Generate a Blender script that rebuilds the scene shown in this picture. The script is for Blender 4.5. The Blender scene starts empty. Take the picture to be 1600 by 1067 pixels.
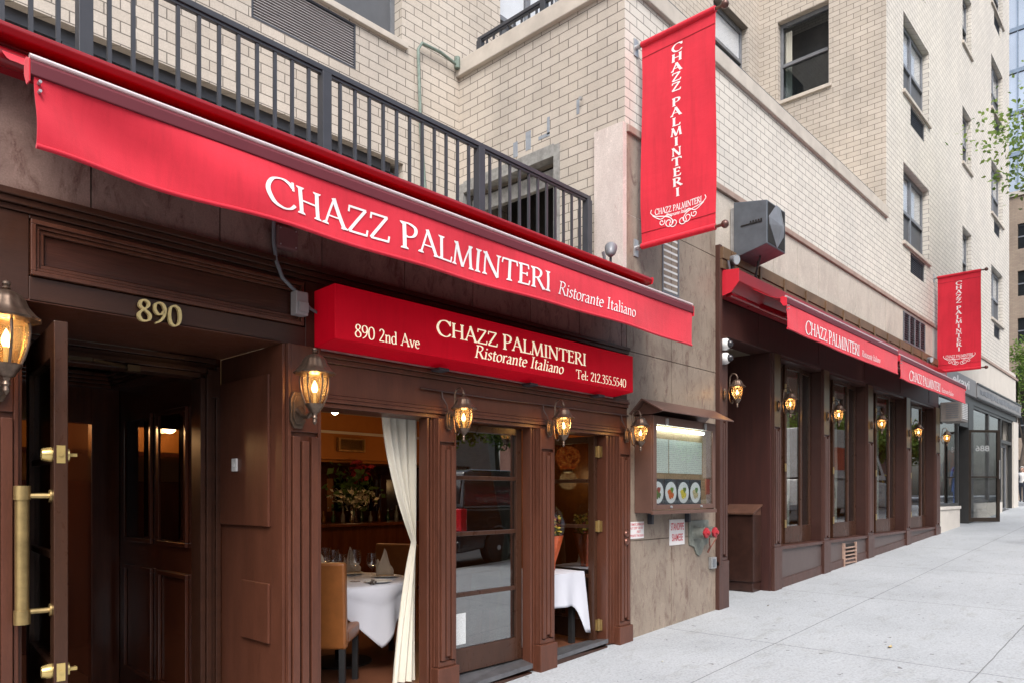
import bpy, bmesh, math, random
from mathutils import Vector, Matrix
R = math.radians
random.seed(7)
SC = bpy.context.scene
COL = SC.collection

# ------------------------------------------------------------------ camera, sky, sun, exposure
cam_d = bpy.data.cameras.new('camera')
cam = bpy.data.objects.new('camera', cam_d)
COL.objects.link(cam)
cam.location = (0, -4.36, 1.6)
cam.rotation_euler = (R(90), 0, -math.atan2(0.7298, 0.6837))
cam_d.sensor_width = 36
cam_d.lens = 36 * 1137 / 1600
cam_d.shift_y = 237.5 / 1600
cam_d.clip_start = 0.05
cam_d.clip_end = 2000
SC.camera = cam

SUN_EL, SUN_AZ = 50, 222          # azimuth measured from +Y (into the facade), clockwise: light comes from the street side
wd = bpy.data.worlds.new('World')
SC.world = wd
wd.use_nodes = True
wn = wd.node_tree
wn.nodes.clear()
wo = wn.nodes.new('ShaderNodeOutputWorld')
wb = wn.nodes.new('ShaderNodeBackground')
sky = wn.nodes.new('ShaderNodeTexSky')
sky.sky_type = 'NISHITA'
sky.sun_disc = False
sky.sun_elevation = R(SUN_EL)
sky.sun_rotation = R(SUN_AZ)
sky.air_density = 1.0
sky.dust_density = 4.0
sky.ozone_density = 1.0
hs = wn.nodes.new('ShaderNodeHueSaturation')
hs.inputs['Saturation'].default_value = 0.62
hs.inputs['Value'].default_value = 1.0
wn.links.new(sky.outputs[0], hs.inputs['Color'])
wn.links.new(hs.outputs[0], wb.inputs['Color'])
wn.links.new(wb.outputs[0], wo.inputs['Surface'])
wb.inputs['Strength'].default_value = 0.15
sd = bpy.data.lights.new('sun', 'SUN')
sd.energy = 1.3
sd.angle = R(25)
sd.color = (1.0, 0.97, 0.935)
sun = bpy.data.objects.new('sun', sd)
COL.objects.link(sun)
# direction towards the sun
_az = R(SUN_AZ)
sdir = Vector((math.sin(_az) * math.cos(R(SUN_EL)), math.cos(_az) * math.cos(R(SUN_EL)), math.sin(R(SUN_EL))))
sun.rotation_euler = sdir.to_track_quat('Z', 'Y').to_euler()
sun.location = sdir * 60
SC.view_settings.view_transform = 'Standard'
SC.view_settings.look = 'None'
SC.view_settings.gamma = 1
SC.view_settings.exposure = 0.85
SC.render.engine = 'CYCLES'
SC.cycles.use_denoising = True
SC.cycles.max_bounces = 8
SC.cycles.transparent_max_bounces = 24
SC.cycles.sample_clamp_indirect = 6
SC.cycles.caustics_reflective = False
SC.cycles.caustics_refractive = False

# ------------------------------------------------------------------ mesh helpers
class MB:
    def __init__(s):
        s.v = []
        s.f = []
        s.m = []
        s.cur = 0
    def add(s, vs, fs):
        o = len(s.v)
        s.v += [tuple(p) for p in vs]
        for f in fs:
            s.f.append([i + o for i in f])
            s.m.append(s.cur)
        return s
    def box(s, x0, x1, y0, y1, z0, z1):
        x0, x1 = min(x0, x1), max(x0, x1); y0, y1 = min(y0, y1), max(y0, y1); z0, z1 = min(z0, z1), max(z0, z1)
        vs = [(x, y, z) for z in (z0, z1) for y in (y0, y1) for x in (x0, x1)]
        return s.add(vs, [(0, 2, 3, 1), (4, 5, 7, 6), (0, 1, 5, 4), (2, 6, 7, 3), (0, 4, 6, 2), (1, 3, 7, 5)])
    def obox(s, c, ax, ay, az, hx, hy, hz):
        c = Vector(c); ax = Vector(ax).normalized(); ay = Vector(ay).normalized(); az = Vector(az).normalized()
        vs = [c + ax * hx * i + ay * hy * j + az * hz * k for k in (-1, 1) for j in (-1, 1) for i in (-1, 1)]
        return s.add(vs, [(0, 2, 3, 1), (4, 5, 7, 6), (0, 1, 5, 4), (2, 6, 7, 3), (0, 4, 6, 2), (1, 3, 7, 5)])
    def bar(s, a, b, w, t=None):
        a, b = Vector(a), Vector(b)
        t = w if t is None else t
        d = (b - a).normalized()
        up = Vector((0, 0, 1)) if abs(d.z) < .9 else Vector((0, 1, 0))
        n = d.cross(up).normalized(); m = n.cross(d).normalized()
        return s.obox((a + b) / 2, d, n, m, (b - a).length / 2, w / 2, t / 2)
    def prism(s, pts, fn, a0, a1):
        n = len(pts)
        vs = [fn(p[0], p[1], a0) for p in pts] + [fn(p[0], p[1], a1) for p in pts]
        fs = [tuple(range(n))[::-1], tuple(range(n, 2 * n))] + [(i, (i + 1) % n, n + (i + 1) % n, n + i) for i in range(n)]
        return s.add(vs, fs)
    def tube(s, path, r, n=8, caps=True):
        P = [Vector(p) for p in path]
        rs = r if isinstance(r, (list, tuple)) else [r] * len(P)
        vs = []
        prev = None
        for i, p in enumerate(P):
            d = (P[min(i + 1, len(P) - 1)] - P[max(i - 1, 0)])
            d = d.normalized() if d.length > 1e-9 else Vector((0, 0, 1))
            if prev is None:
                up = Vector((0, 0, 1)) if abs(d.z) < .9 else Vector((1, 0, 0))
                nn = d.cross(up).normalized()
            else:
                nn = (prev - d * prev.dot(d))
                nn = nn.normalized() if nn.length > 1e-6 else d.orthogonal().normalized()
            prev = nn
            m = d.cross(nn)
            for k in range(n):
                a = 2 * math.pi * k / n
                vs.append(p + (nn * math.cos(a) + m * math.sin(a)) * rs[i])
        fs = []
        for i in range(len(P) - 1):
            for k in range(n):
                fs.append((i * n + k, i * n + (k + 1) % n, (i + 1) * n + (k + 1) % n, (i + 1) * n + k))
        if caps:
            fs.append(tuple(range(n))[::-1])
            fs.append(tuple(range((len(P) - 1) * n, len(P) * n)))
        return s.add(vs, fs)
    def lathe(s, prof, c=(0, 0, 0), n=16, ax='z', wob=None):
        c = Vector(c)
        vs = []
        for (r, h) in prof:
            for k in range(n):
                a = 2 * math.pi * k / n
                rr = r * (wob(a) if wob else 1)
                x, y = rr * math.cos(a), rr * math.sin(a)
                vs.append(c + (Vector((x, y, h)) if ax == 'z' else Vector((h, x, y)) if ax == 'x' else Vector((x, h, y))))
        fs = []
        L = len(prof)
        for i in range(L - 1):
            for k in range(n):
                fs.append((i * n + k, i * n + (k + 1) % n, (i + 1) * n + (k + 1) % n, (i + 1) * n + k))
        if prof[0][0] > 1e-6: fs.append(tuple(range(n))[::-1])
        if prof[-1][0] > 1e-6: fs.append(tuple(range((L - 1) * n, L * n)))
        return s.add(vs, fs)
    def ball(s, c, r, n=12, sz=1.0):
        pr = [(r * math.sin(math.pi * i / (n // 2)), -r * sz * math.cos(math.pi * i / (n // 2))) for i in range(n // 2 + 1)]
        pr[0] = (1e-5, pr[0][1]); pr[-1] = (1e-5, pr[-1][1])
        return s.lathe(pr, c, n)
    def grid(s, fn, nu, nv, thick=None):
        P = [[Vector(fn(i / nu, j / nv)) for j in range(nv + 1)] for i in range(nu + 1)]
        W = nv + 1
        vs = [P[i][j] for i in range(nu + 1) for j in range(nv + 1)]
        fs = [(i * W + j, (i + 1) * W + j, (i + 1) * W + j + 1, i * W + j + 1) for i in range(nu) for j in range(nv)]
        if thick is None:
            return s.add(vs, fs)
        t = Vector(thick)
        N = len(vs)
        vs2 = vs + [p + t for p in vs]
        fs2 = fs + [tuple(q + N for q in f[::-1]) for f in fs]
        ring = [i * W for i in range(nu + 1)] + [nu * W + j for j in range(1, nv + 1)] + [i * W + nv for i in range(nu - 1, -1, -1)] + [j for j in range(nv - 1, 0, -1)]
        for a, b in zip(ring, ring[1:] + ring[:1]):
            fs2.append((b, a, a + N, b + N))
        return s.add(vs2, fs2)
    def build(s, name, mat, parent=None, smooth=False, bevel=0, angle=35):
        me = bpy.data.meshes.new(name)
        off = ORG.get(parent.name, Vector()) if parent else Vector()
        me.from_pydata([(p[0] - off.x, p[1] - off.y, p[2] - off.z) for p in s.v], [], s.f)
        mats = mat if isinstance(mat, (list, tuple)) else [mat]
        for m_ in mats: me.materials.append(m_)
        if len(mats) > 1: me.polygons.foreach_set('material_index', s.m)
        bm = bmesh.new(); bm.from_mesh(me)
        bmesh.ops.recalc_face_normals(bm, faces=bm.faces)
        bm.to_mesh(me); bm.free()
        if smooth:
            me.polygons.foreach_set('use_smooth', [True] * len(me.polygons))
            me.set_sharp_from_angle(angle=R(angle))
        o = bpy.data.objects.new(name, me)
        COL.objects.link(o)
        if parent is not None:
            o.parent = parent
            ORG[o.name] = off
        if bevel:
            b = o.modifiers.new('edge', 'BEVEL'); b.width = bevel; b.segments = 2; b.limit_method = 'ANGLE'; b.angle_limit = R(40)
        return o

ORG = {}
def thing(name, label, cat, loc=(0, 0, 0), group=None):
    o = bpy.data.objects.new(name, None)
    COL.objects.link(o)
    o.location = loc
    o.empty_display_size = .1
    ORG[o.name] = Vector(loc)
    return tag(o, label, cat, group)
def tag(o, label=None, cat=None, group=None, kind=None):
    if label: o['label'] = label
    if cat: o['category'] = cat
    if group: o['group'] = group
    if kind: o['kind'] = kind
    return o
def kids(o):
    return [c for c in list(COL.objects) if c.parent == o]
def dup(o, parent=None, loc=None, rz=None, label=None, scale=None):
    c = o.copy(); COL.objects.link(c)
    if parent is not None: c.parent = parent
    if loc is not None: c.location = loc
    if rz is not None: c.rotation_euler = (0, 0, rz)
    if scale is not None: c.scale = (scale, scale, scale)
    if label: c['label'] = label
    for ch in kids(o): dup(ch, c)
    return c
XZ = lambda y: (lambda a, b, t: (a, t, b))
def on_y(a, b, t): return (a, t, b)      # profile in x,z  extruded along y
def on_x(a, b, t): return (t, a, b)      # profile in y,z  extruded along x
def on_z(a, b, t): return (a, b, t)
def gz(x): return .0475 * (min(x, 29.9) - 5.19)

# ------------------------------------------------------------------ materials
def nd(nt, t, **kw):
    n = nt.nodes.new(t)
    for k, v in kw.items():
        if k in n.inputs.keys() if isinstance(k, str) else False: n.inputs[k].default_value = v
        else: setattr(n, k, v)
    return n
def newmat(name):
    m = bpy.data.materials.new(name); m.use_nodes = True
    nt = m.node_tree; nt.nodes.clear()
    out = nt.nodes.new('ShaderNodeOutputMaterial'); b = nt.nodes.new('ShaderNodeBsdfPrincipled')
    nt.links.new(b.outputs[0], out.inputs['Surface'])
    return m, nt, b
def pos(nt):
    return nt.nodes.new('ShaderNodeNewGeometry').outputs['Position']
def noise(nt, vec, scale, detail=4, rough=.55, dist=0):
    n = nt.nodes.new('ShaderNodeTexNoise'); n.inputs['Scale'].default_value = scale
    n.inputs['Detail'].default_value = detail; n.inputs['Roughness'].default_value = rough; n.inputs['Distortion'].default_value = dist
    nt.links.new(vec, n.inputs['Vector']); return n.outputs['Fac']
def vmul(nt, vec, s):
    n = nt.nodes.new('ShaderNodeVectorMath'); n.operation = 'MULTIPLY'
    nt.links.new(vec, n.inputs[0]); n.inputs[1].default_value = s; return n.outputs[0]
def ramp(nt, fac, stops):
    n = nt.nodes.new('ShaderNodeValToRGB'); e = n.color_ramp.elements
    while len(e) < len(stops): e.new(.5)
    for i, (p, c) in enumerate(stops):
        e[i].position = p; e[i].color = (*c, 1) if len(c) == 3 else c
    nt.links.new(fac, n.inputs[0]); return n.outputs[0]
def mixc(nt, fac, a, b, mode='MIX'):
    n = nt.nodes.new('ShaderNodeMix'); n.data_type = 'RGBA'; n.blend_type = mode
    for s, v in ((n.inputs[0], fac), (n.inputs[6], a), (n.inputs[7], b)):
        if isinstance(v, (int, float)): s.default_value = v
        elif isinstance(v, tuple): s.default_value = (*v, 1) if len(v) == 3 else v
        else: nt.links.new(v, s)
    return n.outputs[2]
def mth(nt, op, a, b=None):
    n = nt.nodes.new('ShaderNodeMath'); n.operation = op
    for i, v in enumerate((a, b)):
        if v is None: continue
        if isinstance(v, (int, float)): n.inputs[i].default_value = v
        else: nt.links.new(v, n.inputs[i])
    return n.outputs[0]
def bump(nt, b, h, strength=.3, dist=.01):
    n = nt.nodes.new('ShaderNodeBump'); n.inputs['Strength'].default_value = strength; n.inputs['Distance'].default_value = dist
    nt.links.new(h, n.inputs['Height']); nt.links.new(n.outputs[0], b.inputs['Normal'])
def mul(c, k): return tuple(min(1, x * k) for x in c)
def M(name, c, rough=.5, metal=0, var=.18, vs=6, bs=0, bscale=60, coat=0, stretch=(1, 1, 1), spec=.5, emit=None, es=0):
    m, nt, b = newmat(name)
    v = vmul(nt, pos(nt), stretch)
    f = noise(nt, v, vs, 5, .6)
    nt.links.new(ramp(nt, f, [(.25, mul(c, 1 - var)), (.75, mul(c, 1 + var))]), b.inputs['Base Color'])
    b.inputs['Roughness'].default_value = rough; b.inputs['Metallic'].default_value = metal
    b.inputs['Specular IOR Level'].default_value = spec
    if coat:
        b.inputs['Coat Weight'].default_value = coat; b.inputs['Coat Roughness'].default_value = .12
    if bs: bump(nt, b, noise(nt, v, bscale, 3), bs, .004)
    if emit:
        b.inputs['Emission Color'].default_value = (*emit, 1); b.inputs['Emission Strength'].default_value = es
    return m
def brick_mat(name, c1, c2, mortar, bw=.2656, bh=.1024, joint=.007, stain=.25, phase=0.0):
    m, nt, b = newmat(name)
    p = pos(nt)
    sp = nt.nodes.new('ShaderNodeSeparateXYZ'); nt.links.new(p, sp.inputs[0])
    cb = nt.nodes.new('ShaderNodeCombineXYZ')
    nt.links.new(mth(nt, 'ADD', mth(nt, 'ADD', sp.outputs[0], sp.outputs[1]), 40 + phase), cb.inputs[0])
    nt.links.new(mth(nt, 'ADD', sp.outputs[2], 10.0), cb.inputs[1])
    t = nt.nodes.new('ShaderNodeTexBrick')
    t.inputs['Scale'].default_value = 1; t.inputs['Brick Width'].default_value = bw; t.inputs['Row Height'].default_value = bh
    t.inputs['Mortar Size'].default_value = joint; t.inputs['Mortar Smooth'].default_value = .25; t.inputs['Bias'].default_value = -.1
    t.inputs['Color1'].default_value = (*c1, 1); t.inputs['Color2'].default_value = (*c2, 1); t.inputs['Mortar'].default_value = (*mortar, 1)
    nt.links.new(cb.outputs[0], t.inputs['Vector'])
    big = noise(nt, vmul(nt, p, (1, 1, .5)), .9, 6, .65)
    col = mixc(nt, 1, t.outputs['Color'], ramp(nt, big, [(.3, (1 - stain,) * 3), (.62, (1.0, .99, .97))]), 'MULTIPLY')
    fine = noise(nt, p, 90, 3)
    col = mixc(nt, 1, col, ramp(nt, fine, [(.3, (.88, .87, .86)), (.7, (1.06, 1.06, 1.06))]), 'MULTIPLY')
    nt.links.new(col, b.inputs['Base Color'])
    b.inputs['Roughness'].default_value = .85
    h = mth(nt, 'SUBTRACT', mth(nt, 'MULTIPLY', fine, .15), t.outputs['Fac'])
    bump(nt, b, h, .6, .006)
    return m
def stone_mat(name, base, dark, streak, rough=.5, streak_lo=.60, spec=.4, sc=2.2):
    m, nt, b = newmat(name)
    p = pos(nt)
    n1 = noise(nt, vmul(nt, p, (1, 1, .6)), sc, 8, .7, .6)
    col = ramp(nt, n1, [(.28, dark), (.5, base), (.75, mul(base, 1.22))])
    n2 = noise(nt, vmul(nt, p, (4.2, 4.2, 1.7)), 2.4, 12, .80, .7)
    col = mixc(nt, mth(nt, 'MULTIPLY', ramp(nt, n2, [(streak_lo - .02, (0, 0, 0)), (streak_lo + .13, (1, 1, 1))]), .85), col, streak)
    n4 = noise(nt, vmul(nt, p, (1.3, 1.3, .8)), 5, 9, .75, 2.0)
    col = mixc(nt, mth(nt, 'MULTIPLY', ramp(nt, n4, [(.56, (0, 0, 0)), (.68, (1, 1, 1))]), .55), col, mul(base, 1.5))
    n3 = noise(nt, p, 120, 3)
    col = mixc(nt, 1, col, ramp(nt, n3, [(.3, (.82, .82, .82)), (.7, (1.12, 1.12, 1.12))]), 'MULTIPLY')
    nt.links.new(col, b.inputs['Base Color'])
    b.inputs['Roughness'].default_value = rough; b.inputs['Specular IOR Level'].default_value = spec
    bump(nt, b, n2, .12, .004)
    return m
def glass_mat(name, tint=(1, 1, 1), ior=1.5, rough=0.0, boost=1.0):
    m = bpy.data.materials.new(name); m.use_nodes = True
    nt = m.node_tree; nt.nodes.clear()
    out = nt.nodes.new('ShaderNodeOutputMaterial'); mx = nt.nodes.new('ShaderNodeMixShader')
    tr = nt.nodes.new('ShaderNodeBsdfTransparent'); gl = nt.nodes.new('ShaderNodeBsdfGlossy'); lw = nt.nodes.new('ShaderNodeLayerWeight')
    lw.inputs['Blend'].default_value = .5; tr.inputs['Color'].default_value = (*tint, 1); gl.inputs['Roughness'].default_value = rough
    f0 = ((ior - 1) / (ior + 1)) ** 2 * boost
    nt.links.new(mth(nt, 'MINIMUM', mth(nt, 'ADD', mth(nt, 'MULTIPLY', mth(nt, 'POWER', lw.outputs['Facing'], 4.2), 1 - f0), f0), 1.0), mx.inputs[0])
    nt.links.new(tr.outputs[0], mx.inputs[1]); nt.links.new(gl.outputs[0], mx.inputs[2]); nt.links.new(mx.outputs[0], out.inputs['Surface'])
    return m
def emit_mat(name, c, s):
    m = bpy.data.materials.new(name); m.use_nodes = True
    nt = m.node_tree; nt.nodes.clear()
    out = nt.nodes.new('ShaderNodeOutputMaterial'); e = nt.nodes.new('ShaderNodeEmission')
    e.inputs['Color'].default_value = (*c, 1); e.inputs['Strength'].default_value = s
    nt.links.new(e.outputs[0], out.inputs['Surface']); return m

def fabric_mat(name, c, rough=.75, emit=0, var=.1, spec=.3):
    m, nt, b = newmat(name)
    p = pos(nt)
    n1 = noise(nt, p, 2.2, 5, .6)
    col = ramp(nt, n1, [(.25, mul(c, 1 - var)), (.75, mul(c, 1 + var))])
    n2 = noise(nt, vmul(nt, p, (7, 7, .7)), 2.0, 6, .7)
    col = mixc(nt, 1, col, ramp(nt, n2, [(.3, (.88, .86, .86)), (.5, (1, 1, 1)), (.75, (1.04, 1.12, 1.12))]), 'MULTIPLY')
    n3 = noise(nt, p, 13, 6, .8)
    col = mixc(nt, mth(nt, 'MULTIPLY', ramp(nt, n3, [(.68, (0, 0, 0)), (.76, (1, 1, 1))]), .22), col, mul(c, .45))
    nt.links.new(col, b.inputs['Base Color'])
    b.inputs['Roughness'].default_value = rough
    b.inputs['Specular IOR Level'].default_value = spec
    b.inputs['Sheen Weight'].default_value = .15 if spec > .2 else 0
    h = mth(nt, 'ADD', mth(nt, 'MULTIPLY', noise(nt, p, 420, 2), .35), noise(nt, vmul(nt, p, (1, 1, 2.5)), 5, 3, .5))
    bump(nt, b, h, .35, .008)
    if emit:
        b.inputs['Emission Color'].default_value = (*c, 1); b.inputs['Emission Strength'].default_value = emit
    return m
def concrete_mat(name):
    m, nt, b = newmat(name)
    p = pos(nt)
    sp = nt.nodes.new('ShaderNodeSeparateXYZ'); nt.links.new(p, sp.inputs[0])
    def groove(coord, off, per, w):
        a = mth(nt, 'DIVIDE', mth(nt, 'ADD', coord, off), per)
        fr = mth(nt, 'ABSOLUTE', mth(nt, 'SUBTRACT', mth(nt, 'FRACT', a), .5))
        return mth(nt, 'LESS_THAN', fr, w / per)
    wob = mth(nt, 'MULTIPLY', mth(nt, 'SUBTRACT', noise(nt, p, 3, 3), .5), .02)
    gx = groove(mth(nt, 'ADD', sp.outputs[0], wob), 60 - 6.36 + 1.52, 3.04, .006)
    gy = groove(mth(nt, 'ADD', sp.outputs[1], wob), 40 + 1.76 + .88, 1.76, .005)
    g = mth(nt, 'MAXIMUM', gx, gy)
    n1 = noise(nt, p, .7, 7, .62)
    n2 = noise(nt, p, 46, 4, .7)
    n3 = noise(nt, vmul(nt, p, (1, 2.4, 1)), 2.6, 6, .7)
    col = ramp(nt, n1, [(.3, (.335, .356, .376)), (.5, (.375, .398, .42)), (.72, (.41, .433, .455))])
    col = mixc(nt, 1, col, ramp(nt, n2, [(.28, (.66, .66, .67)), (.5, (1, 1, 1)), (.74, (1.18, 1.18, 1.18))]), 'MULTIPLY')
    col = mixc(nt, 1, col, ramp(nt, n3, [(.30, (.86, .85, .82)), (.46, (1, 1, 1))]), 'MULTIPLY')
    n5 = noise(nt, p, 11, 2, .5)
    col = mixc(nt, ramp(nt, n5, [(.725, (0, 0, 0)), (.74, (1, 1, 1))]), col, (.15, .15, .15))
    col = mixc(nt, mth(nt, 'MULTIPLY', g, .75), col, (.09, .09, .088))
    nt.links.new(col, b.inputs['Base Color'])
    b.inputs['Roughness'].default_value = .8
    bump(nt, b, mth(nt, 'SUBTRACT', mth(nt, 'MULTIPLY', n2, .5), g), .35, .006)
    return m

def wood_mat(name, c, rough=.34, scuff=.5, stretch=(3, 3, .5), bs=.1):
    m, nt, b = newmat(name)
    p = pos(nt); v = vmul(nt, p, stretch)
    col = ramp(nt, noise(nt, v, 3.2, 6, .65), [(.25, mul(c, .72)), (.5, c), (.78, mul(c, 1.28))])
    fine = noise(nt, vmul(nt, p, (stretch[0] * 6, stretch[1] * 6, stretch[2] * 6)), 9, 4, .7)
    col = mixc(nt, 1, col, ramp(nt, fine, [(.3, (.86, .86, .86)), (.7, (1.12, 1.12, 1.12))]), 'MULTIPLY')
    sc = noise(nt, vmul(nt, p, (1, 1, .45)), 16, 7, .78, .4)
    col = mixc(nt, mth(nt, 'MULTIPLY', ramp(nt, sc, [(.66, (0, 0, 0)), (.74, (1, 1, 1))]), scuff), col, mul(c, 2.1))
    sp = nt.nodes.new('ShaderNodeSeparateXYZ'); nt.links.new(p, sp.inputs[0])
    nt.links.new(col, b.inputs['Base Color'])
    nt.links.new(mth(nt, 'ADD', mth(nt, 'MULTIPLY', sc, .35), rough - .17), b.inputs['Roughness'])
    b.inputs['Specular IOR Level'].default_value = .42
    h = mth(nt, 'ADD', mth(nt, 'MULTIPLY', fine, .6), noise(nt, v, 30, 3))
    bump(nt, b, h, bs, .004)
    return m
BROWN = (.098, .0345, .0200)
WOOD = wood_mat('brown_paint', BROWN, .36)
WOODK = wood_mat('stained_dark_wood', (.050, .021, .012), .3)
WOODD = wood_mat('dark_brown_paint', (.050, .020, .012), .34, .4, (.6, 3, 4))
WOODR = M('red_brown_varnish', (.042, .012, .009), .55, var=.3, vs=4, bs=.05, bscale=40, stretch=(4, 4, .4))
PANEL = M('grained_brown_panel', (.06, .021, .014), .3, var=.35, vs=6, bs=.35, bscale=14, stretch=(.6, 1, 9))
MAHOG = M('dark_mahogany', (.075, .021, .010), .2, var=.4, vs=5, stretch=(3, 3, .4), coat=.3)
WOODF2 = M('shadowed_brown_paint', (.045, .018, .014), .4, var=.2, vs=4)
F2BASE = M('grey_brown_paint', (.085, .062, .058), .45, var=.15, vs=3, bs=.08)
TRIM2 = wood_mat('purple_brown_paint', (.068, .030, .023), .38)
RED = fabric_mat('red_awning_cloth', (.66, .018, .040), .7)
REDL = fabric_mat('red_awning_valance_cloth', (.62, .020, .042), .8, var=.10)
REDM = M('red_metal', (.24, .004, .010), .3, var=.12, vs=3)
RAIL = M('maroon_metal_rail', (.13, .027, .036), .5, metal=.0, var=.06, spec=.2)
BEAD = M('rail_highlight_tone', (.88, .72, .72), .3, metal=.5, var=.03)  # near-white tint that paints the sky highlight along the rail's top
SIGNR = fabric_mat('red_sign_vinyl', (.50, .0015, .012), .6, emit=.13, spec=.12)
WHITE = M('white_lettering', (.82, .80, .80), .6, var=.03)
CREAM = M('backlit_cream_lettering', (.80, .74, .56), .5, var=.03, emit=(1, .88, .62), es=.35)
BRASS = M('polished_brass', (.70, .52, .20), .25, metal=.6, var=.15, vs=12)
GOLD = M('pale_gold_brass', (.80, .64, .30), .3, metal=.35, var=.08)
BRASSD = M('worn_brass', (.42, .30, .13), .38, metal=.8, var=.3, vs=12)
BRONZE = M('antique_bronze', (.15, .105, .078), .34, metal=.75, var=.4, vs=30, bs=.1, bscale=80)
BRONZEM = M('bronze_menu_box_paint', (.155, .085, .066), .38, metal=.25, var=.12)
STEELD = M('dark_grey_railing_paint', (.042, .045, .055), .45, var=.15)
GREYM = M('grey_metal', (.18, .19, .21), .42, metal=.2, var=.2)
GALV = M('galvanised_metal', (.42, .43, .44), .4, metal=.6, var=.25, vs=10)
GREYP = M('grey_plastic', (.34, .32, .32), .5, var=.1)
BLACK = M('black_rubber', (.015, .015, .016), .55, var=.2)
WHITEP = M('white_plastic', (.74, .74, .73), .4, var=.05)
DARK = M('dark_void', (.012, .010, .009), .8, var=.2)
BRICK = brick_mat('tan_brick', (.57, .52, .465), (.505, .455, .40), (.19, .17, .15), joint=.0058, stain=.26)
BRICK_LIT = brick_mat('tan_brick_lit_front', (.70, .67, .62), (.64, .61, .565), (.24, .225, .205), joint=.0058, stain=.15)  # same tan brick lightened: daylight on the street faces painted into the colour
GRANITE = stone_mat('mottled_brown_granite', (.245, .165, .14), (.15, .092, .078), (.065, .020, .014), .38, .53)
GRANL = stone_mat('beige_streaked_stone', (.275, .222, .175), (.185, .138, .11), (.105, .05, .038), .45, .53)
TRAV = stone_mat('pale_travertine', (.50, .45, .39), (.40, .35, .305), (.28, .18, .15), .6, .62)
PINKST = stone_mat('pink_flecked_stone', (.60, .535, .50), (.52, .45, .42), (.30, .10, .085), .5, .62)
COPE = M('limestone_coping', (.50, .455, .40), .8, var=.15, vs=4, bs=.2, bscale=50)
CONC = concrete_mat('sidewalk_concrete')
ASPH = M('asphalt', (.05, .05, .052), .85, var=.25, vs=3, bs=.4, bscale=60)
GLASS = glass_mat('window_glass', (.90, .92, .91), 1.5, 0, 1.2)
GLASSR = glass_mat('door_pane_glass', (.42, .45, .44), 1.5, 0, 8.5)
GLASSD = glass_mat('dark_window_glass', (.55, .6, .62), 1.55, 0, 1.35)
GLASSF = glass_mat('shop_glass', (.78, .80, .80), 1.55, 0, 3.6)
AMBER = None
CLOTHW = M('white_table_linen', (.58, .59, .65), .75, var=.03, bs=.15, bscale=12)
CURT = M('cream_sheer_curtain', (.74, .70, .60), .85, var=.06, vs=40, stretch=(6, 6, .2))
TAN = M('tan_leather', (.22, .075, .018), .38, var=.18, vs=9, bs=.1, bscale=90)
NAPK = M('beige_napkin_linen', (.46, .36, .27), .8, var=.06)
ORANGEW = M('orange_interior_plaster', (.36, .13, .018), .7, var=.08)
CEILW = M('pale_ceiling', (.55, .50, .42), .8, var=.05)
FLOORW = M('brown_tile_floor', (.14, .055, .03), .3, var=.3, vs=4)
CHROME = M('dark_mirror', (.5, .5, .5), .03, metal=1, var=.02)
PORC = M('white_porcelain', (.75, .74, .70), .2, var=.02)
GREENP = M('verdigris_pipe', (.17, .22, .19), .6, metal=.2, var=.35, vs=20)
SIGNW = M('white_enamel_plate', (.72, .70, .70), .35, var=.06)
SIGNT = M('red_sign_lettering', (.55, .04, .06), .5, var=.05)
REDCAP = M('red_cap_paint', (.36, .025, .035), .4, var=.2, vs=20)
CASTG = M('grey_cast_iron', (.20, .215, .19), .55, metal=.3, var=.25, vs=20, bs=.3, bscale=40)
GREYF = M('grey_storefront_panel', (.24, .235, .235), .45, var=.1)
GREYD = M('dark_storefront_frame', (.055, .055, .055), .4, metal=.3, var=.1)
LIMEST = M('pale_limestone_band', (.62, .575, .515), .7, var=.08, vs=3)
LEAFM = None

def leaf_mat(name, c, c2):
    m, nt, b = newmat(name)
    f = noise(nt, pos(nt), 2.5, 3)
    nt.links.new(ramp(nt, f, [(.35, c), (.65, c2)]), b.inputs['Base Color'])
    b.inputs['Roughness'].default_value = .5
    tl = nt.nodes.new('ShaderNodeBsdfTranslucent'); tl.inputs['Color'].default_value = (*mul(c2, 1.5), 1)
    mx = nt.nodes.new('ShaderNodeMixShader'); mx.inputs[0].default_value = .4
    nt.links.new(b.outputs[0], mx.inputs[1]); nt.links.new(tl.outputs[0], mx.inputs[2])
    nt.links.new(mx.outputs[0], [n for n in nt.nodes if n.type == 'OUTPUT_MATERIAL'][0].inputs['Surface'])
    return m
LEAF = leaf_mat('tree_leaf', (.09, .19, .035), (.20, .28, .06))
LEAFB = leaf_mat('leaf_lit_tone', (.16, .30, .05), (.30, .40, .08))  # leaf colour lightened to paint light onto the backlit trees opposite
LEAFD = leaf_mat('dark_leaf', (.04, .09, .02), (.08, .14, .035))
BARK = M('bark', (.09, .07, .055), .9, var=.35, vs=10, bs=.6, bscale=20, stretch=(1, 1, .25))

# ------------------------------------------------------------------ lettering drawn with a broad pen
def spline(pts, n=7):
    P = [pts[0]] + list(pts) + [pts[-1]]
    out = []
    for i in range(1, len(P) - 2):
        p0, p1, p2, p3 = P[i - 1], P[i], P[i + 1], P[i + 2]
        for k in range(n):
            t = k / n
            out.append(tuple(.5 * ((2 * p1[a]) + (-p0[a] + p2[a]) * t + (2 * p0[a] - 5 * p1[a] + 4 * p2[a] - p3[a]) * t * t + (-p0[a] + 3 * p1[a] - 3 * p2[a] + p3[a]) * t ** 3) for a in (0, 1)))
    out.append(tuple(pts[-1]))
    return out
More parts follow.
